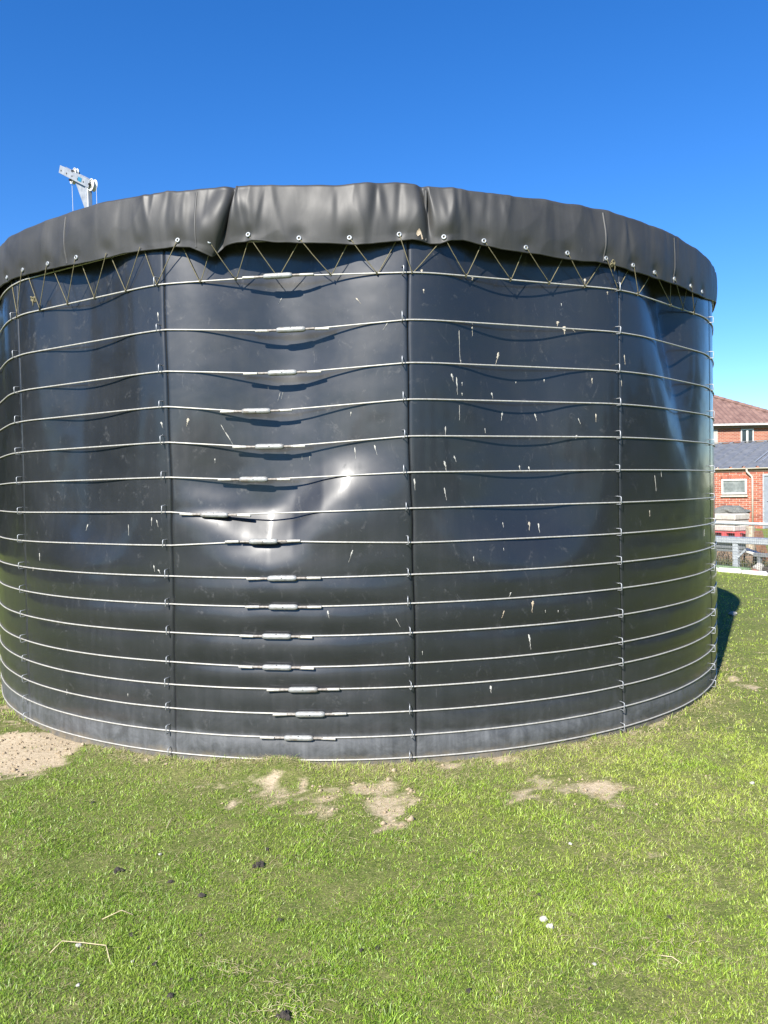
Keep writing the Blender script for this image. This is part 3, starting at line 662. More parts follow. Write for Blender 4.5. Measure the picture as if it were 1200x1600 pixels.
M['cover_joint'] = simple('cover_joint', (.04, .039, .038), (.06, .059, .057), 20, .5)
build_cover()
def vz(t, z):
    a = float(np.interp(t, TT, TZ)) - .025; b = float(np.interp(t, BT, BZ)); return (a - z) / (a - b)
ey = MB(); ey.lathe([(.0062, -.004), (.0062, .002), (.0075, .0042), (.0115, .0045), (.0145, .003), (.015, 0), (.015, -.004)], (0, 0, 0), (0, 1, 0), 20); ey.lathe([(0, -.001), (.0064, -.001)], (0, 0, 0), (0, 1, 0), 14, 1)
EYM = ey.data('eyelet', [M['zincwhite'], M['dark']], True)
eyes = []
for (t, z) in EYP:
    r = float(r_skirt(t, vz(t, z))); o = link('eyelet', EYM, cover)
    drdz = (float(r_skirt(t, vz(t, z + .02))) - float(r_skirt(t, vz(t, z - .02)))) / .04
    drdt = (float(r_skirt(t + .008, vz(t, z))) - float(r_skirt(t - .008, vz(t, z)))) / (.016 * TR)
    o.matrix_local = Matrix.Translation(tl(P3(t, r + .005, z))) @ rot_tb(t - math.atan(drdt)).to_4x4() @ Matrix.Rotation(-math.atan(drdz) * -1, 4, 'X')
    eyes.append((t, z, r))
cth, crr, czz = cable_fn[1]
def cab(t): return float(np.interp(t, cth, crr)), float(np.interp(t, cth, czz))
rope = MB(); RR = .0027
def strand(a, b, sag=.004):
    a, b = Vector(a), Vector(b); n = 8; d = Vector((0, 0, -1)); pts = [a.lerp(b, i / n) + d * sag * math.sin(PI * i / n) * random.uniform(.6, 1.2) for i in range(n + 1)]; rope.tube(pts, RR, 6)
for i in range(len(eyes)):
    t, z, r = eyes[i]
    left = i <= 6
    fb = BOTT[i - 1] if left and i > 0 else (BOTT[i] if not left and i < len(BOTT) else None)
    bb = BOTT[i] if left and i < len(BOTT) else (BOTT[i - 1] if not left else None)
    for tt, front in ((fb, True), (bb, False)):
        if tt is None: continue
        rc, zc = cab(tt); low = tl(P3(tt, rc + (.009 if front else -.001), zc - (.004 if front else .010)))
        if front: strand(tl(P3(t, r + .010, z)), low)
        else: strand(tl(P3(t, r - .022, z)), low)
for t in BOTT:                                                           # loop round the cable
    rc, zc = cab(t); rope.tube([tl(P3(t, rc + .010 * math.cos(q), zc + .010 * math.sin(q))) for q in np.linspace(0, 2 * PI, 10, endpoint=False)], RR, 6, closed=True)
rope.build('lacing_rope', M['rope'], cover, smooth=True)
def knot(px, py, n, seed):
    r_ = random.Random(seed); t, z = wall_hit(px, py, .06); rc = TR + .035 if n > 8 else TR + .07; mb = MB()
    for k in range(3):
        pts = [tl(P3(t + r_.uniform(-.005, .005), rc + r_.uniform(-.012, .012), z + r_.uniform(-.022, .022))) for _ in range(5)]
        out = []
        for a in range(5):
            for q in range(4): out.append(pts[a].lerp(pts[(a + 1) % 5], q / 4 * (2 - q / 4) * .5 + q / 8))
        mb.tube(out, .0042, 6, closed=True)
    mb.tube([tl(P3(t, rc, z)), tl(P3(t + .004, rc + .01, z - .02)), tl(P3(t + .003, rc + .008, z - .05))], .0034, 6)
    mb.build('knot', M['rope'], cover, smooth=True)
knot(54, 468, 10, 1); knot(953, 413, 5, 2)
# torn flake of dried dropping on the skirt
t0, z0 = wall_hit(657, 366, .03, cyl); vs = []; r_ = random.Random(4)
for i in range(10):
    q = 2 * PI * i / 10; a = t0 + math.cos(q) * .026 * r_.uniform(.6, 1.1) / TR * 1.1; z = z0 + math.sin(q) * .03 * r_.uniform(.7, 1.1); vs.append(tl(P3(a, float(r_skirt(a, vz(a, z))) + .003, z)))
vs.append(tl(P3(t0, float(r_skirt(t0, vz(t0, z0))) + .005, z0)))
MB().add(vs, [(i, (i + 1) % 10, 10) for i in range(10)]).build('dropping_patch', M['log'], cover, smooth=True, normals=False)

# ------------------------------------------------------------------ hoist mast behind the tank
HY = 9.1
hp = at(139, 320, HY); hb = (hp.x, HY)
hoist = thing('hoist_mast', 'pale galvanised hoist mast with a short pulley arm rising behind the tank', 'hoist', (hb[0], HY, 0))
def build_hoist():
    top = at(139, 292, HY).z; d = Vector((-.75, .66, 0)).normalized(); s = Vector((-d.y, d.x, 0)); s = s if s.y < 0 else -s; up = Vector((0, 0, 1)); Rz = Matrix((d, s, up)).transposed()
    tl_ = rad(28); ad = d * math.cos(tl_) + up * math.sin(tl_); au = up * math.cos(tl_) - d * math.sin(tl_); Ra = Matrix((ad, s, au)).transposed()
    def W(a, b, z): return d * a + s * b + up * z
    O = Vector((0, 0, top + .045))
    def A(a, b, z): return O + ad * a + s * b + au * z                   # along the tilted arm; s points away from the sun side
    MB().box(W(0, 0, top / 2), (.06, .06, top), Rz, bev=.006).build('mast', M['zincwhite'], hoist)
    MB().box(W(0, 0, .012), (.3, .3, .03), Rz).build('base_plate', M['galv'], hoist)
    a0, a1 = -.10, .70; mb = MB()
    for b in (-.036, .036): mb.box(A((a0 + a1) / 2, b, 0), (a1 - a0, .006, .09), Ra, bev=.002)
    mb.box(A((a0 + a1) / 2 + .06, 0, .04), (a1 - a0 - .16, .066, .005), Ra)
    arm = mb.build('arm', M['zincwhite'], hoist)
    for k in range(5): MB().lathe([(0, .005), (.009, .005), (.009, -.002)], A(a1 - .06 - .15 * k, .039, -.008), s, 10).build('bolt', M['dark'], arm)
    MB().box(A(.14, .0405, -.002), (.10, .003, .045), Ra).build('sticker', M['blue'], arm)
    g = [A(.0, b, -.04) for b in (-.004, .004)] + [A(.34, b, -.04) for b in (-.004, .004)] + [W(.03, b, top - .34) for b in (-.004, .004)]
    MB().add(g, [(0, 2, 4), (1, 5, 3), (0, 1, 3, 2), (2, 3, 5, 4), (4, 5, 1, 0)]).build('gusset', M['zincwhite'], hoist)
    def wheel(a, z, r, t, b=0.0):
        pr = [(0, -t * .45), (r * .35, -t * .5), (r * .4, -t * .3), (r * .8, -t * .3), (r * .86, -t * .5), (r, -t * .5), (r * .8, -t * .08), (r * .8, t * .08), (r, t * .5), (r * .86, t * .5), (r * .8, t * .3), (r * .4, t * .3), (r * .35, t * .5), (0, t * .45)]
        w = MB().lathe(pr, A(a, b, z), s, 26).build('pulley', M['pulley'], hoist, smooth=False)
        MB().lathe([(0, .05), (.012, .05), (.012, -.05), (0, -.05)], A(a, b, z), s, 8).build('axle', M['dark'], w)
    wheel(a0 - .01, 0, .07, .045); wheel(.36, .048, .045, .035); wheel(.38, -.06, .04, .04)
    MB().tube([A(a0 - .105, 0, 0), Vector((A(a0 - .105, 0, 0).x, A(a0 - .105, 0, 0).y, 2.6))], .0025, 6).build('hoist_rope', M['pulley'], hoist)
    p = A(.41, 0, -.06); MB().tube([p, Vector((p.x + .02, p.y, 2.6))], .0025, 6).build('hoist_rope', M['pulley'], hoist)
build_hoist()

# ------------------------------------------------------------------ brick shed
PHI = rad(-38)
so = at(1155, 800, 28.0); SO = Vector((so.x, 28.0, 0))                    # a point at the foot of the wall under the window
ex = Vector((math.cos(PHI), math.sin(PHI), 0)); en = Vector((math.sin(PHI), -math.cos(PHI), 0))   # along the wall; out of the wall
def shed_xz(px, py):
    d = ray(px, py); t = ((SO - Vector((0, 0, CAM_H))).dot(en)) / Vector(d).dot(en); p = Vector((0, 0, CAM_H)) + Vector(d) * t
    return (p - SO).dot(ex), p.z
shed = thing('brick_shed', 'low red brick outbuilding with a dark grey corrugated roof', 'shed', SO, PHI)
# shed local frame: x along the wall, -y out of the wall, z up
def mat_brick(name, c1, c2):
    t = NT(name); r = t.new('ShaderNodeObjectInfo').outputs['Random']; v = t.coord('Generated'); g = t.coord()
    n = t.noise(g, 14, 5, .6); at2 = t.new('ShaderNodeNewGeometry').outputs['Random Per Island']
    f = t.math('FRACT', t.math('ADD', r, at2))
    c = t.ramp(f, [(0., c1), (.45, c2), (.8, tuple(a * 1.25 for a in c2)), (1., tuple(a * .62 for a in c1))])
    t.set(col=t.mix(t.math('MULTIPLY', n, .35), c, (.26, .14, .10)), rough=.88); t.bump(n, .5, .006); return t.mat
M['brick'] = mat_brick('red_brick', (.27, .058, .032), (.35, .088, .046))
M['mortar'] = simple('lime_mortar', (.38, .32, .26), (.48, .42, .35), 20, .95)
M['glass'] = NT('window_glass').set(col=(.03, .04, .045), rough=.06, ior=1.5).mat
M['tin'] = simple('weathered_grey_sheet', (.12, .125, .13), (.19, .195, .2), 3.5, .5, .1, .1, .004)
M['doorgrey'] = simple('grey_door_paint', (.16, .18, .21), (.21, .235, .265), 8, .5)
x_lo, ze_ = shed_xz(1108, 735); x_hi, _ = shed_xz(1200, 735)
EAVE = shed_xz(1150, 733)[1]
wx0, wz1 = shed_xz(1128, 749); wx1, wz0 = shed_xz(1167.5, 776.5)
dx0, dz1 = shed_xz(1192, 744)
SH0, SH1 = -6.0, 3.2
def build_shed():
    MB().box(((SH0 + SH1) / 2, 2.633, EAVE / 2), (SH1 - SH0 - .05, 5.3, EAVE - .02)).build('wall_core', M['mortar'], shed)
    bl, bh, gp = .213, .061, .0145; me = MB().box((0, 0, 0), (bl, .05, bh), bev=.004).data('brick', M['brick'])
    hb_ = MB().box((0, 0, 0), (.1025, .05, bh), bev=.004).data('brick', M['brick'])
    ln = bl + gp; rest = MB(); nz = int(EAVE / (bh + gp)) 
    r_ = random.Random(2); cnt = 0
    cut = {}
    for j in range(nz):
        z = .04 + j * (bh + gp); x = SH0 + (ln / 2 if j % 2 else 0)
        holes = []
        if z + bh / 2 > wz0 and z - bh / 2 < wz1: holes.append((wx0, wx1))
        if z - bh / 2 < dz1 + .05: holes.append((dx0, dx0 + .92))
        while x < SH1:
            segs = [(x, x + bl)]
            for (h0_, h1_) in holes:
                nn = []
                for (a_, b_) in segs:
                    if b_ <= h0_ or a_ >= h1_: nn.append((a_, b_)); continue
                    if h0_ - a_ > .03: nn.append((a_, h0_ - .004))
                    if b_ - h1_ > .03: nn.append((h1_ + .004, b_))
                segs = nn
            for (a_, b_) in segs:
                c = (a_ + b_) / 2; y = -.004 + r_.uniform(-.004, .004); l_ = round(b_ - a_, 3)
                if x_lo - .12 < c < x_hi + .12 and z > .55 and cnt < 290:
                    cnt += 1
                    if l_ not in cut: cut[l_] = me if l_ == bl else MB().box((0, 0, 0), (l_, .05, bh), bev=.004).data('brick', M['brick'])
                    link('brick', cut[l_], shed, (c, y, z))
                else: rest.box((c, y, z), (l_, .05, bh))
            x += ln
    o = rest.build('brickwork', M['brick'], shed, normals=False); o['kind'] = 'stuff'
    # soldier course over the window
    x = wx0 - .08
    while x < wx1 + .08:
        o = link('lintel_brick', hb_, shed, (x, -.012, wz1 + .06)); o.rotation_euler = (0, PI / 2, 0); x += .0755
    w = MB(); fw = .06; yc = -.04
    for (a, b, c, d) in ((wx0, wx1, wz1 - fw, wz1), (wx0, wx1, wz0 + .1, wz0 + .1 + fw), (wx0, wx0 + fw, wz0 + .1 + fw, wz1 - fw), (wx1 - fw, wx1, wz0 + .1 + fw, wz1 - fw)):
        w.box(((a + b) / 2, yc, (c + d) / 2), (b - a, .07, d - c), bev=.006)
    wi = w.build('window', M['white'], shed)
    MB().box(((wx0 + wx1) / 2, -.03, (wz0 + wz1) / 2 + .05), (wx1 - wx0 - .1, .012, wz1 - wz0 - .18)).build('pane', M['reflglass'], wi)
    MB().box(((wx0 + wx1) / 2, -.04, wz0 + .03), (wx1 - wx0 + .06, .12, .055), bev=.008).build('sill', M['concrete'], wi)
    # the pane's pale colour paints in its reflection; door with frame
    dr = MB().box((dx0 + .46, -.012, dz1 / 2), (.8, .04, dz1 - .04), bev=.004).build('door', M['doorgrey'], shed)
    f = MB(); f.box((dx0 + .03, -.02, dz1 / 2), (.06, .07, dz1)); f.box((dx0 + .89, -.02, dz1 / 2), (.06, .07, dz1)); f.box((dx0 + .46, -.022, dz1 + .03), (.92, .075, .06)); f.build('frame', M['zincwhite'], dr)
    MB().tube([(dx0 + .14, -.06, 1.0), (dx0 + .24, -.06, 1.0)], .01, 8).build('handle', M['galv'], dr)
    # corrugated sheets
    L = 5.9; pit = rad(11.5); sw = .9; n = 0; x = SH0 - .2
    u = np.linspace(0, 1, 49); prof = .06 * sstep(.6, .85, np.sin(u * 2 * PI * 2 + .4))
    while x < SH1 + .2:
        ys = np.array([-.16, 1.4, 3.0, 4.5, L]); P = np.zeros((len(ys), len(u), 3))
        P[..., 0] = x + u[None] * (sw + .02); P[..., 1] = ys[:, None] * math.cos(pit); P[..., 2] = EAVE + .06 + ys[:, None] * math.sin(pit) + prof[None] + (n % 2) * .004
        grid_mesh('roof_sheet', P, M['tin'], smooth=False, parent=shed); x += sw; n += 1
    # ridge flashing and a pale lap strip
    MB().beam((SH0 - .2, L * math.cos(pit), EAVE + .1 + L * math.sin(pit)), (SH1 + .2, L * math.cos(pit), EAVE + .1 + L * math.sin(pit)), .3, .02).build('ridge_flashing', M['tin'], shed)
    xa = 0.35
    MB().beam((xa, .9, EAVE + .088 + .9 * math.tan(pit)), (xa, 5.3, EAVE + .088 + 5.3 * math.tan(pit)), .05, .012).build('lap_strip', M['zincwhite'], shed)
    MB().beam((xa + .2, 1.2, EAVE + .088 + 1.2 * math.tan(pit)), (xa + .2, 5.3, EAVE + .088 + 5.3 * math.tan(pit)), .04, .012).build('lap_strip', M['zincwhite'], shed)
    # gutter and downpipe
    g = MB(); q = [(-.05 * math.cos(a), -.05 * math.sin(a)) for a in np.linspace(0, PI, 9)]
    vs = []
    for xx in (SH0 - .1, SH1 + .1): vs += [(xx, -.13 + a, EAVE + .03 + b) for a, b in q] + [(xx, -.13 + a * .9, EAVE + .03 + b * .9 + .001) for a, b in q[::-1]]
    m_ = 18; g.add(vs, [(i, (i + 1) % m_, m_ + (i + 1) % m_, m_ + i) for i in range(m_)]); gu = g.build('gutter', M['pvc'], shed, normals=True)
    px = shed_xz(1176.5, 780)[0]; pa = shed_xz(1168, 738)[0]
    MB().tube([(pa, -.13, EAVE - .01), (pa, -.13, EAVE - .09), (pa + .08, -.1, EAVE - .2), (px - .03, -.07, EAVE - .27), (px, -.065, EAVE - .36), (px, -.065, .1)], .034, 10).build('downpipe', M['pvc'], gu, smooth=True)
    MB().box(((SH0 + SH1) / 2, -.045, EAVE - .04), (SH1 - SH0, .03, .11)).build('fascia', M['timber'], shed)
build_shed()

# ------------------------------------------------------------------ tiled house behind
HD = 42.0
h0 = at(1100, 700, HD); h1 = at(1242, 665, HD)
HE = at(1150, 664, HD).z
house = thing('tiled_house', 'red brick house with a weathered red tiled hipped roof behind the shed', 'house', (h1.x, HD, 0))
def mat_far_brick():
    t = NT('far_brick'); v = t.map(t.coord(), (1, 1, 1), rot=(rad(90), 0, 0)); b = t.new('ShaderNodeTexBrick'); t.l.new(v, b.inputs['Vector'])
    b.inputs['Color1'].default_value = (.26, .066, .036, 1); b.inputs['Color2'].default_value = (.34, .11, .06, 1); b.inputs['Mortar'].default_value = (.36, .29, .23, 1)
    b.inputs['Scale'].default_value = 1; b.inputs['Brick Width'].default_value = .225; b.inputs['Row Height'].default_value = .075; b.inputs['Mortar Size'].default_value = .009
    t.set(col=b.outputs[0], rough=.9); t.bump(b.outputs[1], -.5, .01); return t.mat
M['farbrick'] = mat_far_brick()
M['tile'] = simple('weathered_red_tile', (.11, .06, .05), (.22, .135, .11), 2.2, .85, 0, .3, .01)
def build_house():
    W, D = 12.0, 9.0; tp = .54
    MB().box((-W / 2, D / 2, HE / 2), (W, D, HE)).build('wall', M['farbrick'], house)
    # roof: pantiles as a rippled sheet on each slope
    ov = .28; per = .27
    def slope(x0, x1, ymax, f):
        n = int((x1 - x0) / per) * 8; xs = np.linspace(x0, x1, n); ds = np.linspace(0, ymax, 34); P = np.zeros((34, n, 3))
        for a, d in enumerate(ds):
            lo, hi = x0 + d, x1 - d; xx = np.clip(xs, lo, hi); step = .03 * ((a * .5) % 1)
            P[a, :, 0] = xx; P[a, :, 1] = d; P[a, :, 2] = d * tp + .035 * np.sin(xs / per * 2 * PI) * 1.0 + step
        return f(P)
    half = D / 2 + ov
    def put(P, name='roof_slope'):
        o = grid_mesh(name, P, M['tile'], parent=house); return o
    front = slope(-W - ov, ov, half, lambda P: P); front[..., 1] -= ov; front[..., 2] += HE + .05
    o = put(front, 'roof'); roof = o
    s2 = slope(-ov, D + ov, half, lambda P: P); Q = s2.copy(); Q[..., 0] = ov - s2[..., 1]; Q[..., 1] = s2[..., 0]; Q[..., 2] = s2[..., 2] + HE + .05; put(Q)
    B = front.copy(); B[..., 1] = D - front[..., 1]; put(B)
    Lf = s2.copy(); Lf[..., 0] = -W - ov + s2[..., 1]; Lf[..., 1] = s2[..., 0]; Lf[..., 2] = s2[..., 2] + HE + .05; put(Lf)
    # hip tiles
    a = Vector((ov, -ov, HE + .09)); b = Vector((ov - half, -ov + half, HE + .09 + half * tp))
    for i in range(18): MB().tube([a.lerp(b, i / 18), a.lerp(b, (i + 1.12) / 18)], [.12, .10], 8).build('hip_tile', M['tile'], house)
    MB().beam((-W - ov, -ov - .06, HE + .0), (ov, -ov - .06, HE + .0), .11, .1).build('gutter', M['white'], house)
    MB().beam((-W, -.1, HE - .12), (0, -.1, HE - .12), .16, .14).build('soffit', M['timber'], house)
    def hx(px): return at(px, 680, HD).x - h1.x
    wz1_, wz0_ = at(1167, 670, HD).z, at(1167, 694, HD).z
    for (p0, p1) in ((1157, 1177), (1040, 1066)):
        a, b = hx(p0), hx(p1); w = MB(); c = (a + b) / 2
        for (q0, q1, r0, r1) in ((a, b, wz1_ - .08, wz1_), (a, b, wz0_, wz0_ + .08), (a, a + .06, wz0_ + .08, wz1_ - .08), (b - .06, b, wz0_ + .08, wz1_ - .08), (c - .05, c + .05, wz0_ + .08, wz1_ - .08)):
            w.box(((q0 + q1) / 2, -.02, (r0 + r1) / 2), (q1 - q0, .08, r1 - r0))
        wi = w.build('window', M['white'], house)
        for (q0, q1) in ((a + .06, c - .05), (c + .05, b - .06)): MB().box(((q0 + q1) / 2, -.01, (wz0_ + wz1_) / 2), (q1 - q0, .03, wz1_ - wz0_ - .16)).build('pane', M['glass'], wi)
    a, b = hx(1112), hx(1121)                                             # pale rendered pier
    MB().box(((a + b) / 2, -.015, HE / 2 - .1), (b - a, .05, HE - .25)).build('pier', M['concrete'], house)
build_house()

# ------------------------------------------------------------------ fence, barrier and the junk behind it
FA = Vector((at(1112, 850, 14.6).x, 14.6, 0)); FB = Vector((at(1205, 850, 13.6).x, 13.6, 0)); fd = (FB - FA).normalized(); fn = Vector((fd.y, -fd.x, 0))
FRZ = math.atan2(fd.y, fd.x)
def fence_x(px):                                                          # distance along the fence line
    d = ray(px, 850); return ((FA.y * d[0] / d[1] - FA.x) / (fd.x - fd.y * d[0] / d[1]))
def fz(px, py, off=0.0):
    """point on the upright plane of the fence, moved back by off metres: distance along, height"""
    d = Vector(ray(px, py)); o = FA - fn * off; t = (o - Vector((0, 0, CAM_H))).dot(fn) / d.dot(fn); p = Vector((0, 0, CAM_H)) + d * t
    return (p - o).dot(fd), p.z
fence = thing('mesh_fence', 'fine galvanised wire mesh fence with a round top rail', 'fence', FA, FRZ)
def build_fence():
    zt = fz(1160, 818)[1]; x0, x1 = -2.5, 2.4
    MB().tube([(x0, 0, zt), (x1, 0, zt)], .028, 10).build('top_rail', M['rail'], fence, smooth=True)
    mb = MB(); x = x0
    while x < x1: mb.beam((x, -.03, .02), (x, -.03, zt), .0022, .0022, up=(1, 0, 0)); x += .036
    z = .03
    while z < zt: mb.beam((x0, -.032, z), (x1, -.032, z), .0022, .0022); z += .05
    w = mb.build('wire_mesh', M['galv'], fence, normals=False); w['kind'] = 'stuff'
    for x in (-2.4, 2.2): MB().tube([(x, .0, -.2), (x, .0, zt)], .03, 10).build('post', M['rail'], fence)
build_fence()
bar = thing('steel_barrier', 'heavy galvanised steel barrier beam on a braced post behind the mesh', 'barrier', FA - fn * .35, FRZ)
def build_barrier():
    o = .35; xa, za = fz(1117, 838.5, o); xb, zb = fz(1200, 839.5, o); _, zc = fz(1117, 845.5, o)
    zt = (za + zb) / 2; h = zt - zc + .02; x0, x1 = xa - 2.0, xb + .8
    MB().beam((x0, 0, zt - h / 2), (x1, 0, zt - h / 2), .14, h, bev=.012).build('beam', M['rail'], bar)
    x2, z2 = fz(1163, 848, o); _, z3 = fz(1140, 862, o)
    MB().box(((x0 + x2) / 2, .03, (z2 + z3) / 2 - .01), (x2 - x0, .05, z2 - z3 - .02), bev=.006).build('side_plate', M['galv'], bar)
    MB().box(((x0 + x2) / 2, -.012, (z2 + z3) / 2 - .01), (x2 - x0, .03, .03)).build('plate_rib', M['galv'], bar)
    p0, _ = fz(1147, 860, o); p1, _ = fz(1155, 860, o)
    MB().box(((p0 + p1) / 2, -.01, (zt - h) / 2 - .03), (p1 - p0, .1, zt - h + .06), bev=.006).build('post', M['rail'], bar)
    a = fz(1154, 871, o); b = fz(1166, 859, o); MB().beam((a[0], -.02, a[1]), (b[0], -.02, b[1]), .03, .035).build('brace', M['rail'], bar)
    MB().box((x0 + .1, 0, (zt - h) / 2), (.1, .1, zt - h), bev=.006).build('post', M['rail'], bar)
    MB().box((x1 - .1, 0, (zt - h) / 2), (.1, .1, zt - h), bev=.006).build('post', M['rail'], bar)
build_barrier()
def lump(name, size, mat, seed, rough=.18, sub=2, parent=None):
    bm = bmesh.new(); bmesh.ops.create_icosphere(bm, subdivisions=sub, radius=1); r_ = random.Random(seed); ph = [r_.uniform(0, 6) for _ in range(9)]
    for v in bm.verts:
        c = v.co; n = math.sin(3.1 * c.x + ph[0]) * math.sin(2.7 * c.y + ph[1]) + .6 * math.sin(5.3 * c.z + ph[2] + 4 * c.x) + .5 * math.sin(7.1 * c.y + ph[3]) * math.cos(6 * c.x + ph[4])
        k = 1 + rough * n + r_.uniform(-.3, .3) * rough; v.co = Vector((c.x * size[0] * k, c.y * size[1] * k, c.z * size[2] * k))
    me = bpy.data.meshes.new(name); bm.to_mesh(me); bm.free(); me.materials.append(mat); return link(name, me, parent)
def fpos(px, py, off):                                                    # world point on a plane behind the fence
    a, z = fz(px, py, off); p = FA - fn * off + fd * a; return Vector((p.x, p.y, z))
def build_junk():
    # red pallet with pale blocks stacked on it
    off = 1.6; pa, pz = fz(1112, 838, off); pb, _ = fz(1162, 838, off); _, pt = fz(1140, 830.5, off); c = FA - fn * off + fd * (pa + pb) / 2; w = pb - pa + .3
    rest = thing('timber_bearer', 'old brown timber baulk lying under the red pallet', 'timber', (c.x, c.y, 0), FRZ)
    hz = max(pz - .02, .1)
    MB().box((0, .1, hz * .25), (w, .5, hz * .5), bev=.02).build('baulk', M['timber'], rest); MB().box((.05, .08, hz * .75 - .002), (w * .96, .46, hz * .5 - .004), bev=.02).build('baulk', M['timber'], rest)
    pal = thing('red_pallet', 'red pallet carrying a stack of pale blocks', 'pallet', (c.x, c.y, hz), FRZ); ph = .15
    for k in range(5): MB().box((-.0, -.3 + k * .15, ph - .011), (w, .1, .022), bev=.003).build('deck_board', M['red'], pal)
    for k in range(3): MB().box((0, -.3 + k * .3, .011), (w, .1, .022), bev=.003).build('bottom_board', M['red'], pal)
    for i in range(4):
        for k in range(3): MB().box((-w / 2 + .07 + i * (w - .14) / 3, -.3 + k * .3, .075), (.11, .1, .104), bev=.006).build('block', M['red'], pal)
    zt = hz + ph; names = ['pale concrete block in the lower course on the red pallet', 'pale concrete slab on top of the stack on the red pallet']
    def blk(px0, px1, py0, py1, lab, y=-.15, rz=0.0, mat='concrete'):
        a, z1 = fz(px0, py0, off - y * 0); b, z0 = fz(px1, py1, off); p = FA - fn * off + fd * (a + b) / 2
        o = MB().box((0, y, 0), (b - a, .42, z1 - z0), bev=.025).build('concrete_block', M[mat], None); o.location = (p.x, p.y, (z0 + z1) / 2); o.rotation_euler = (0, 0, FRZ + rz); return o
    G = 'blocks stacked on the red pallet'
    zz = zt; heights = [.13, .10, .14]
    lays = [[(-.62, .40, 'pale chipped block at the bottom of the pallet stack, beside a longer one'), (.12, .72, 'long pale block at the bottom of the pallet stack')],
            [(-.66, .42, 'thin pale block in the middle course of the pallet stack, the shorter one'), (.1, .74, 'thin long pale block in the middle course of the pallet stack')],
            [(-.72, .34, 'stubby pale block on top of the stack beside the grey net bundle'), (.22, .62, 'long pale block on top of the stack over the red pallet')]]
    for L, h in zip(lays, heights):
        for (x, l, lab) in L:
            o = MB().box((0, 0, 0), (l * w / 1.3, .5, h - .006), bev=.022).build('concrete_block', M['concrete']); p = c + fd * (x * w / 2.2) + Vector((0, 0, zz + h / 2)); o.location = p; o.rotation_euler = (0, 0, FRZ + random.uniform(-.06, .06)); tag(o, lab, 'block', G)
        zz += h
    o = lump('net_bundle', (.38, .34, .13), M['tarp'], 5, .16, 3); p = c + fd * (-.10 * w) - fn * .25 + Vector((0, 0, zz + .02)); o.location = p; o.rotation_euler = (0, 0, FRZ); tag(o, 'crumpled grey net bundle draped over the stacked blocks', 'net')
    # upright log and leaning rusty plate
    off2 = 1.1; a, zl = fz(1173, 845, off2); _, zh = fz(1173, 822, off2); p = FA - fn * off2 + fd * a
    st = thing('log_stump', 'thick pale log stump standing on end behind the barrier', 'log', (p.x, p.y, 0)); r_ = random.Random(8)
    mb = MB(); n = 18; rad_ = [.085 * (1 + .12 * math.sin(3 * 2 * PI * k / n + 1) + r_.uniform(-.04, .04)) for k in range(n)]; vs = []
    for z in (0, zh * .5, zh - .03, zh): vs += [(math.cos(2 * PI * k / n) * rad_[k] * (1 - (.1 if z == zh else 0)), math.sin(2 * PI * k / n) * rad_[k] * (1 - (.1 if z == zh else 0)), z) for k in range(n)]
    mb.add(vs, [(i * n + k, i * n + (k + 1) % n, (i + 1) * n + (k + 1) % n, (i + 1) * n + k) for i in range(3) for k in range(n)] + [tuple(3 * n + k for k in range(n))]); mb.build('trunk', M['log'], st)
    mb = MB().lathe([(0, .002), (.05, .004), (.06, .003)], (0, 0, zh), (0, 0, 1), 12); mb.build('end_grain', M['timber'], st)
    a, z0 = fz(1190, 838, off2); _, z1 = fz(1183, 829, off2); p = FA - fn * off2 + fd * a
    rp = thing('rusty_plate', 'rusty brown steel plate leaning against the log stump', 'plate', (p.x, p.y, 0), FRZ)
    MB().box((0, 0, z1 * .5), (.2, .015, z1), Matrix.Rotation(rad(-14), 3, 'Y')).build('plate', M['rust'], rp); MB().box((.03, -.012, z1 * .55), (.03, .012, z1 * .8), Matrix.Rotation(rad(-14), 3, 'Y')).build('stiffener', M['rust'], rp)
    # tilted white board on a block, small grey beam
    off3 = .55; a, z0 = fz(1174, 868, off3); _, z1 = fz(1174, 855, off3); p = FA - fn * off3 + fd * a
    wb = thing('white_board_stack', 'tilted white board propped on a dark block under the barrier', 'board', (p.x, p.y, 0), FRZ)
    MB().box((0, 0, z0 * .5), (.14, .2, z0), bev=.01).build('prop_block', M['timber'], wb)
    MB().box((0, 0, z0 + .07), (.30, .18, .05), Matrix.Rotation(rad(16), 3, 'Y'), bev=.006).build('board', M['white'], wb)
    a, z1 = fz(1184, 863, off3); b, z0 = fz(1200, 870, off3); p = FA - fn * (off3 - .1) + fd * (a + .5)
    gb = thing('grey_trestle', 'grey steel channel resting on two short legs under the barrier', 'trestle', (p.x, p.y, 0), FRZ)
    MB().box((0, 0, (z0 + z1) / 2), (1.0, .1, z1 - z0), bev=.006).build('channel', M['galv'], gb)
    for x in (-.4, .4): MB().box((x, 0, (z0) / 2), (.06, .08, z0), bev=.005).build('leg', M['galv'], gb)
    # boulder, brick bits, dark hub
    p = fpos(1186, 884, .2); o = lump('boulder', (.10, .09, .10), M['stone'], 12, .14, 3); o.location = (p.x, p.y, .09); tag(o, 'rounded pale boulder at the foot of the mesh fence', 'boulder')
    p = fpos(1196, 886, .25); o = lump('boulder', (.08, .07, .07), M['clod'], 14, .12, 3); o.location = (p.x, p.y, .06); tag(o, 'dark grey boulder beside the pale one at the fence', 'boulder')
    p = fpos(1182, 893, .12); o = MB().box((0, 0, 0), (.11, .1, .065), bev=.006).build('loose_brick', M['brick']); o.location = (p.x, p.y, .035); o.rotation_euler = (.1, .1, .5); tag(o, 'broken red brick lying by the green beam', 'brick')
    # green beam
    a, z1 = fz(1116, 884, .12); b, z0 = fz(1172, 896, .12); p = FA - fn * .12 + fd * (a + b) / 2
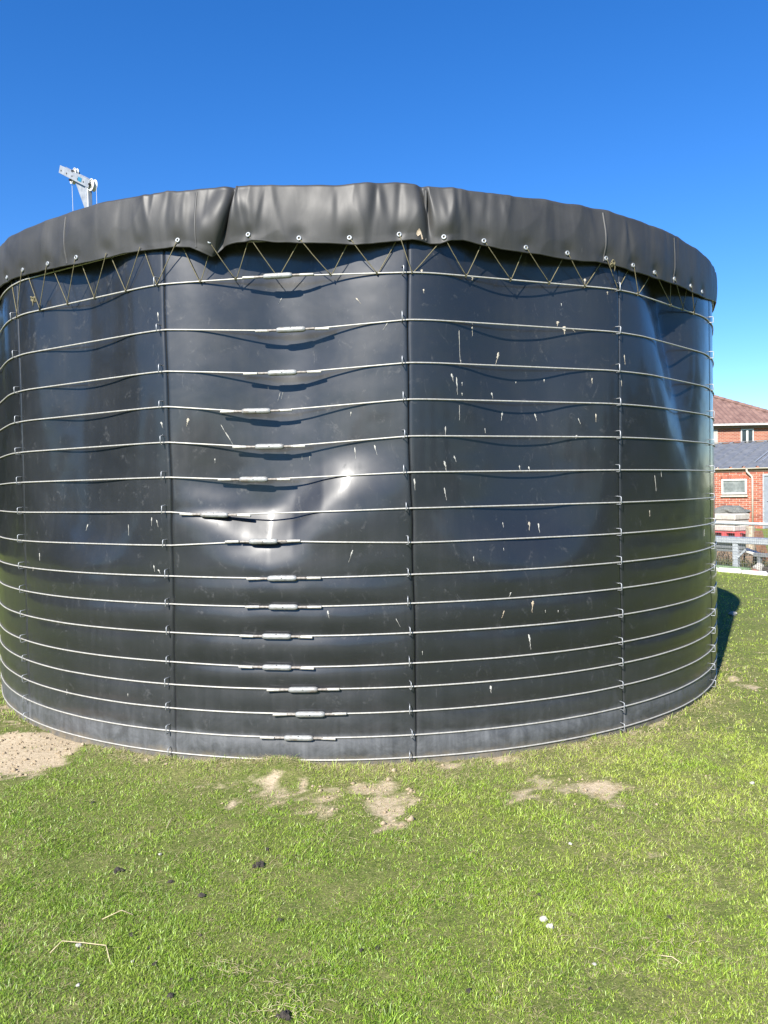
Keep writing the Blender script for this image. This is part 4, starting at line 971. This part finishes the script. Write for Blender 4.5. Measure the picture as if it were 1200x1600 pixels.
    g = MB().box((0, 0, 0), (b - a + .5, .09, .085), bev=.008).build('green_beam', M['green']); g.location = (p.x - fd.x * .25, p.y - fd.y * .25, .05); g.rotation_euler = (0, rad(.5), FRZ); tag(g, 'faded green painted beam lying along the foot of the fence', 'beam')
    # whitewashed kerb stones
    r_ = random.Random(3); x = -2.3; k = 0
    while x < 2.3:
        l = r_.uniform(.26, .5); o = MB().box((0, 0, 0), (l - .012, .1, .11), bev=.03).build('kerb_stone', M['white']); p = FA + fn * .12 + fd * (x + l / 2); o.location = (p.x, p.y, .02 + r_.uniform(-.01, .01)); o.rotation_euler = (r_.uniform(-.06, .06), r_.uniform(-.03, .03), FRZ + r_.uniform(-.05, .05))
        tag(o, 'whitewashed kerb stone edging the grass below the mesh fence', 'kerb stone', 'white kerb stones along the fence'); x += l
build_junk()
def leaf_plant(name, loc, n, h, sp, seed, label, cols=('weed',)):
    r_ = random.Random(seed); st = MB(); lf = MB(); root = thing(name, label, 'weed', loc, 0, 'weeds along the fence')
    for i in range(n):
        a = r_.uniform(0, 2 * PI); L = h * r_.uniform(.5, 1); d = Vector((math.cos(a), math.sin(a), 0)) * sp * r_.uniform(.2, 1)
        p0 = Vector((r_.uniform(-.03, .03), r_.uniform(-.03, .03), 0)); p1 = p0 + d * .4 + Vector((0, 0, L * .6)); p2 = p0 + d + Vector((0, 0, L))
        st.tube([p0, p1, p2], [.004, .003, .002], 5)
        for k in range(9):
            t = k / 9 * .9 + .1; q = p0.lerp(p1, t * 2) if t < .5 else p1.lerp(p2, t * 2 - 1); b = r_.uniform(0, 2 * PI); e = Vector((math.cos(b), math.sin(b), r_.uniform(-.2, .5))) * r_.uniform(.03, .06); sd_ = e.cross(Vector((0, 0, 1))).normalized() * .013
            lf.add([q, q + e * .5 + sd_, q + e, q + e * .5 - sd_], [(0, 1, 2, 3)])
    st.build('stem', M['weedstem'], root); lf.build('foliage', M['weed'], root, normals=False)
M['weed'] = simple('weed_leaf', (.03, .06, .012), (.07, .11, .025), 40, .6); M['weedstem'] = simple('weed_stem', (.1, .12, .04), (.2, .18, .08), 40, .7)
for i, (px, off, h) in enumerate([(1124, .3, .28), (1134, .45, .22), (1143, .3, .25), (1160, .5, .34), (1167, .35, .26), (1178, .5, .3), (1192, .32, .24), (1200, .5, .3), (1118, .6, .4), (1128, .7, .45), (1138, .65, .4), (1162, .75, .5), (1170, .7, .42), (1182, .7, .45), (1190, .65, .4), (1130, .28, .2), (1150, .6, .42)]):
    a = fz(px, 880, off)[0]; p = FA - fn * off + fd * a; leaf_plant('weed', (p.x, p.y, 0), 13, h, .17, 40 + i, 'low leafy weed growing close behind the mesh fence' if off < .55 else 'tall leafy weed growing under the steel barrier beam')

# ------------------------------------------------------------------ things lying on the grass
def gz(p): return float(ground_z(np.array([p.x]), np.array([p.y]))[0])
CLODG = 'dark clods on the grass'
for i, (px, py, s) in enumerate([(185, 1363, 1.25), (405, 1356, 1.5), (418, 1330, .8), (267, 1379, .8), (315, 1404, 1.0), (205, 1464, .9), (233, 1484, .6), (241, 1511, .7), (299, 1535, .6), (266, 1559, .9), (437, 1440, .7), (564, 1488, .65), (589, 1484, .65), (842, 1402, .6), (1045, 1438, .7), (732, 1551, .7), (922, 1547, .5), (445, 1590, 1.3), (145, 1256, .7), (313, 1465, .45)]):
    p = ground_at(px, py); r = .0115 * s; root = lump('clod', (r * 1.2, r, r * .75), M['clod'], 100 + i, .3, 2); root.location = (p.x, p.y, gz(p) + r * .45 + .002)
    root.rotation_euler = (0, 0, i * 1.3)
    if s >= 1.2:
        for k in range(3):
            e = lump('crumb', (r * .6, r * .5, r * .45), M['clod'], 130 + i * 3 + k, .3, 2, root); e.location = (math.cos(k * 2.2) * r * 1.3, math.sin(k * 2.2) * r * 1.2, -r * .15)
        tag(root, ['largest dark crumbled clod of earth lying in the grass', 'dark crumbled heap of earth with loose crumbs in the grass', 'dark broken clod among dry straw in the grass'][[0, 1, 17].index(i)], 'clod', CLODG)
    else: tag(root, 'small dark clod lying in the grass', 'clod', CLODG)
for i, (px, py, s, lab) in enumerate([(849, 1442, 1.15, 'white chalky stone, the larger of a touching pair in the grass'), (859, 1453, 1.0, 'white chalky stone, the smaller of a touching pair in the grass'), (122, 1541, .55, 'small white stone alone in the grass'), (250, 1337, .5, 'small white stone alone in the grass'), (891, 1327, .6, 'small white stone alone in the grass'), (1175, 1230, .9, 'small white stone alone in the grass'), (929, 1510, .5, 'small white stone alone in the grass'), (207, 1506, .4, 'small white stone alone in the grass'), (123, 1478, .7, 'pale flaky stone caught beside the bent straw stalk'), (1090, 960, 1.6, 'flat pale stone in the shadow of the tank'), (1145, 962, 1.5, 'flat pale stone at the edge of the tank shadow')]):
    p = ground_at(px, py); r = .0125 * s * (1 if py > 1100 else 2.2); o = lump('stone', (r * 1.15, r, r * .8), M['stone'] if i > 1 else M['concrete'], 200 + i, .2, 2); o.location = (p.x, p.y, gz(p) + r * .4 + .004); tag(o, lab, 'stone', 'pale stones on the grass')
def stalk(pts, r, label, name='straw_stalk'):
    P = []
    for (px, py, h) in pts: g = ground_at(px, py); P.append(Vector((g.x, g.y, gz(g) + h)))
    o = MB().tube(P, r, 6).build(name, M['straw'], None, smooth=True); c = P[0].copy(); o.data.transform(Matrix.Translation(-c)); o.location = c; tag(o, label, 'straw', 'dry straw stalks on the grass')
stalk([(78, 1492, .008), (97, 1479, .022), (130, 1482, .025), (166, 1488, .024), (173, 1510, .006)], .0019, 'long bent straw stalk with both ends folded down')
stalk([(160, 1442, .012), (190, 1432, .02), (208, 1434, .012)], .0018, 'thin curved straw stalk with a hooked tip')
stalk([(260, 1298, .012), (268, 1283, .02), (272, 1280, .012)], .0018, 'short upright straw stalk on the worn turf')
stalk([(1030, 1500, .015), (1050, 1505, .02), (1066, 1512, .01)], .0018, 'short pale straw stalk on the thin turf')
tang = MB()
for i in range(230):                                                      # matted dry stalks
    r_ = random.Random(300 + i); cx_, cy_, sx_, sy_ = r_.choice([(440, 1565, 55, 26), (365, 1508, 40, 14), (470, 1548, 60, 28), (410, 1585, 60, 20), (990, 1480, 80, 18), (560, 1290, 90, 26), (1060, 1480, 60, 25)])
    px, py = cx_ + r_.gauss(0, sx_ * .6), cy_ + r_.gauss(0, sy_ * .6); a = r_.uniform(0, PI); l = r_.uniform(8, 30); P = []
    for (qx, qy, h) in ((px, py, .008), (px + l * .5 * math.cos(a) + r_.uniform(-4, 4), py + l * .3 * math.sin(a) + r_.uniform(-2, 2), .012), (px + l * math.cos(a), py + l * .6 * math.sin(a), .008)):
        g = ground_at(qx, qy); P.append(Vector((g.x, g.y, gz(g) + h)))
    m_ = [P[0], P[0].lerp(P[1], .6), P[1].lerp(P[2], .3), P[2]]; tang.tube(m_, r_.uniform(.0004, .0007), 5)
tag(tang.build('straw_tangle', M['straw'], None, smooth=True), 'loose matted tangle of thin dry straw in the grass', 'straw', kind='stuff')

# ------------------------------------------------------------------ far hedge and trees across the field, mirrored in the glossy sheet
def build_wood():
    rng = np.random.default_rng(9); n = 36000
    az = rng.uniform(-2.78, 2.3, n); D = 48 + rng.uniform(-3, 3, n) + 6 * np.sin(az * 2)
    D = np.where(az < -1.45, D * (1 - .5 * sstep(-1.45, -1.8, az) + .1 * sstep(-2.3, -2.5, az)), D)
    hh = 2.6 + 1.6 * fbm(az * 6, az * 0 + 2.2, 5, 3)
    for (a, h, w) in ((.42, 4.5, .035), (.50, 7.0, .022), (.56, 5.5, .03), (.72, 6.2, .04), (.9, 5, .05), (-.5, 4.5, .06), (-.95, 6, .06), (.12, 3.5, .04), (-.2, 3.2, .05), (1.2, 6, .07), (-1.35, 6, .1), (-1.7, 8, .15), (-2.0, 10, .16), (-2.3, 8.5, .16), (-2.6, 6.8, .22), (1.6, 7, .1), (1.4, 7.5, .12), (1.78, 8, .15), (2.05, 7.5, .16)): hh = np.maximum(hh, 1.5 + h * np.exp(-(np.abs(az - a) / w) ** 3))
    z = hh * rng.uniform(0, 1, n) ** .8
    c = np.stack([np.sin(az) * D, -np.cos(az) * D, z], -1)
    u = rng.normal(size=(n, 3)); u /= np.linalg.norm(u, axis=1)[:, None]; v = np.cross(u, rng.normal(size=(n, 3))); v /= np.linalg.norm(v, axis=1)[:, None]; s = rng.uniform(.25, .6, (n, 1))
    V = np.stack([c - u * s - v * s * .6, c + u * s - v * s * .6, c + u * s * .7 + v * s * .6, c - u * s * .7 + v * s * .6], 1)
    me = bpy.data.meshes.new('tree_line'); raw_mesh(me, V.reshape(-1, 3), np.arange(n * 4).reshape(n, 4), False); me.materials.append(M['leaf']); o = link('tree_line', me); tag(o, 'dark hedge and trees along the far side of the field', 'trees', kind='stuff')
M['leaf'] = simple('dark_foliage', (.03, .05, .015), (.075, .1, .03), 1.5, .7)
build_wood()
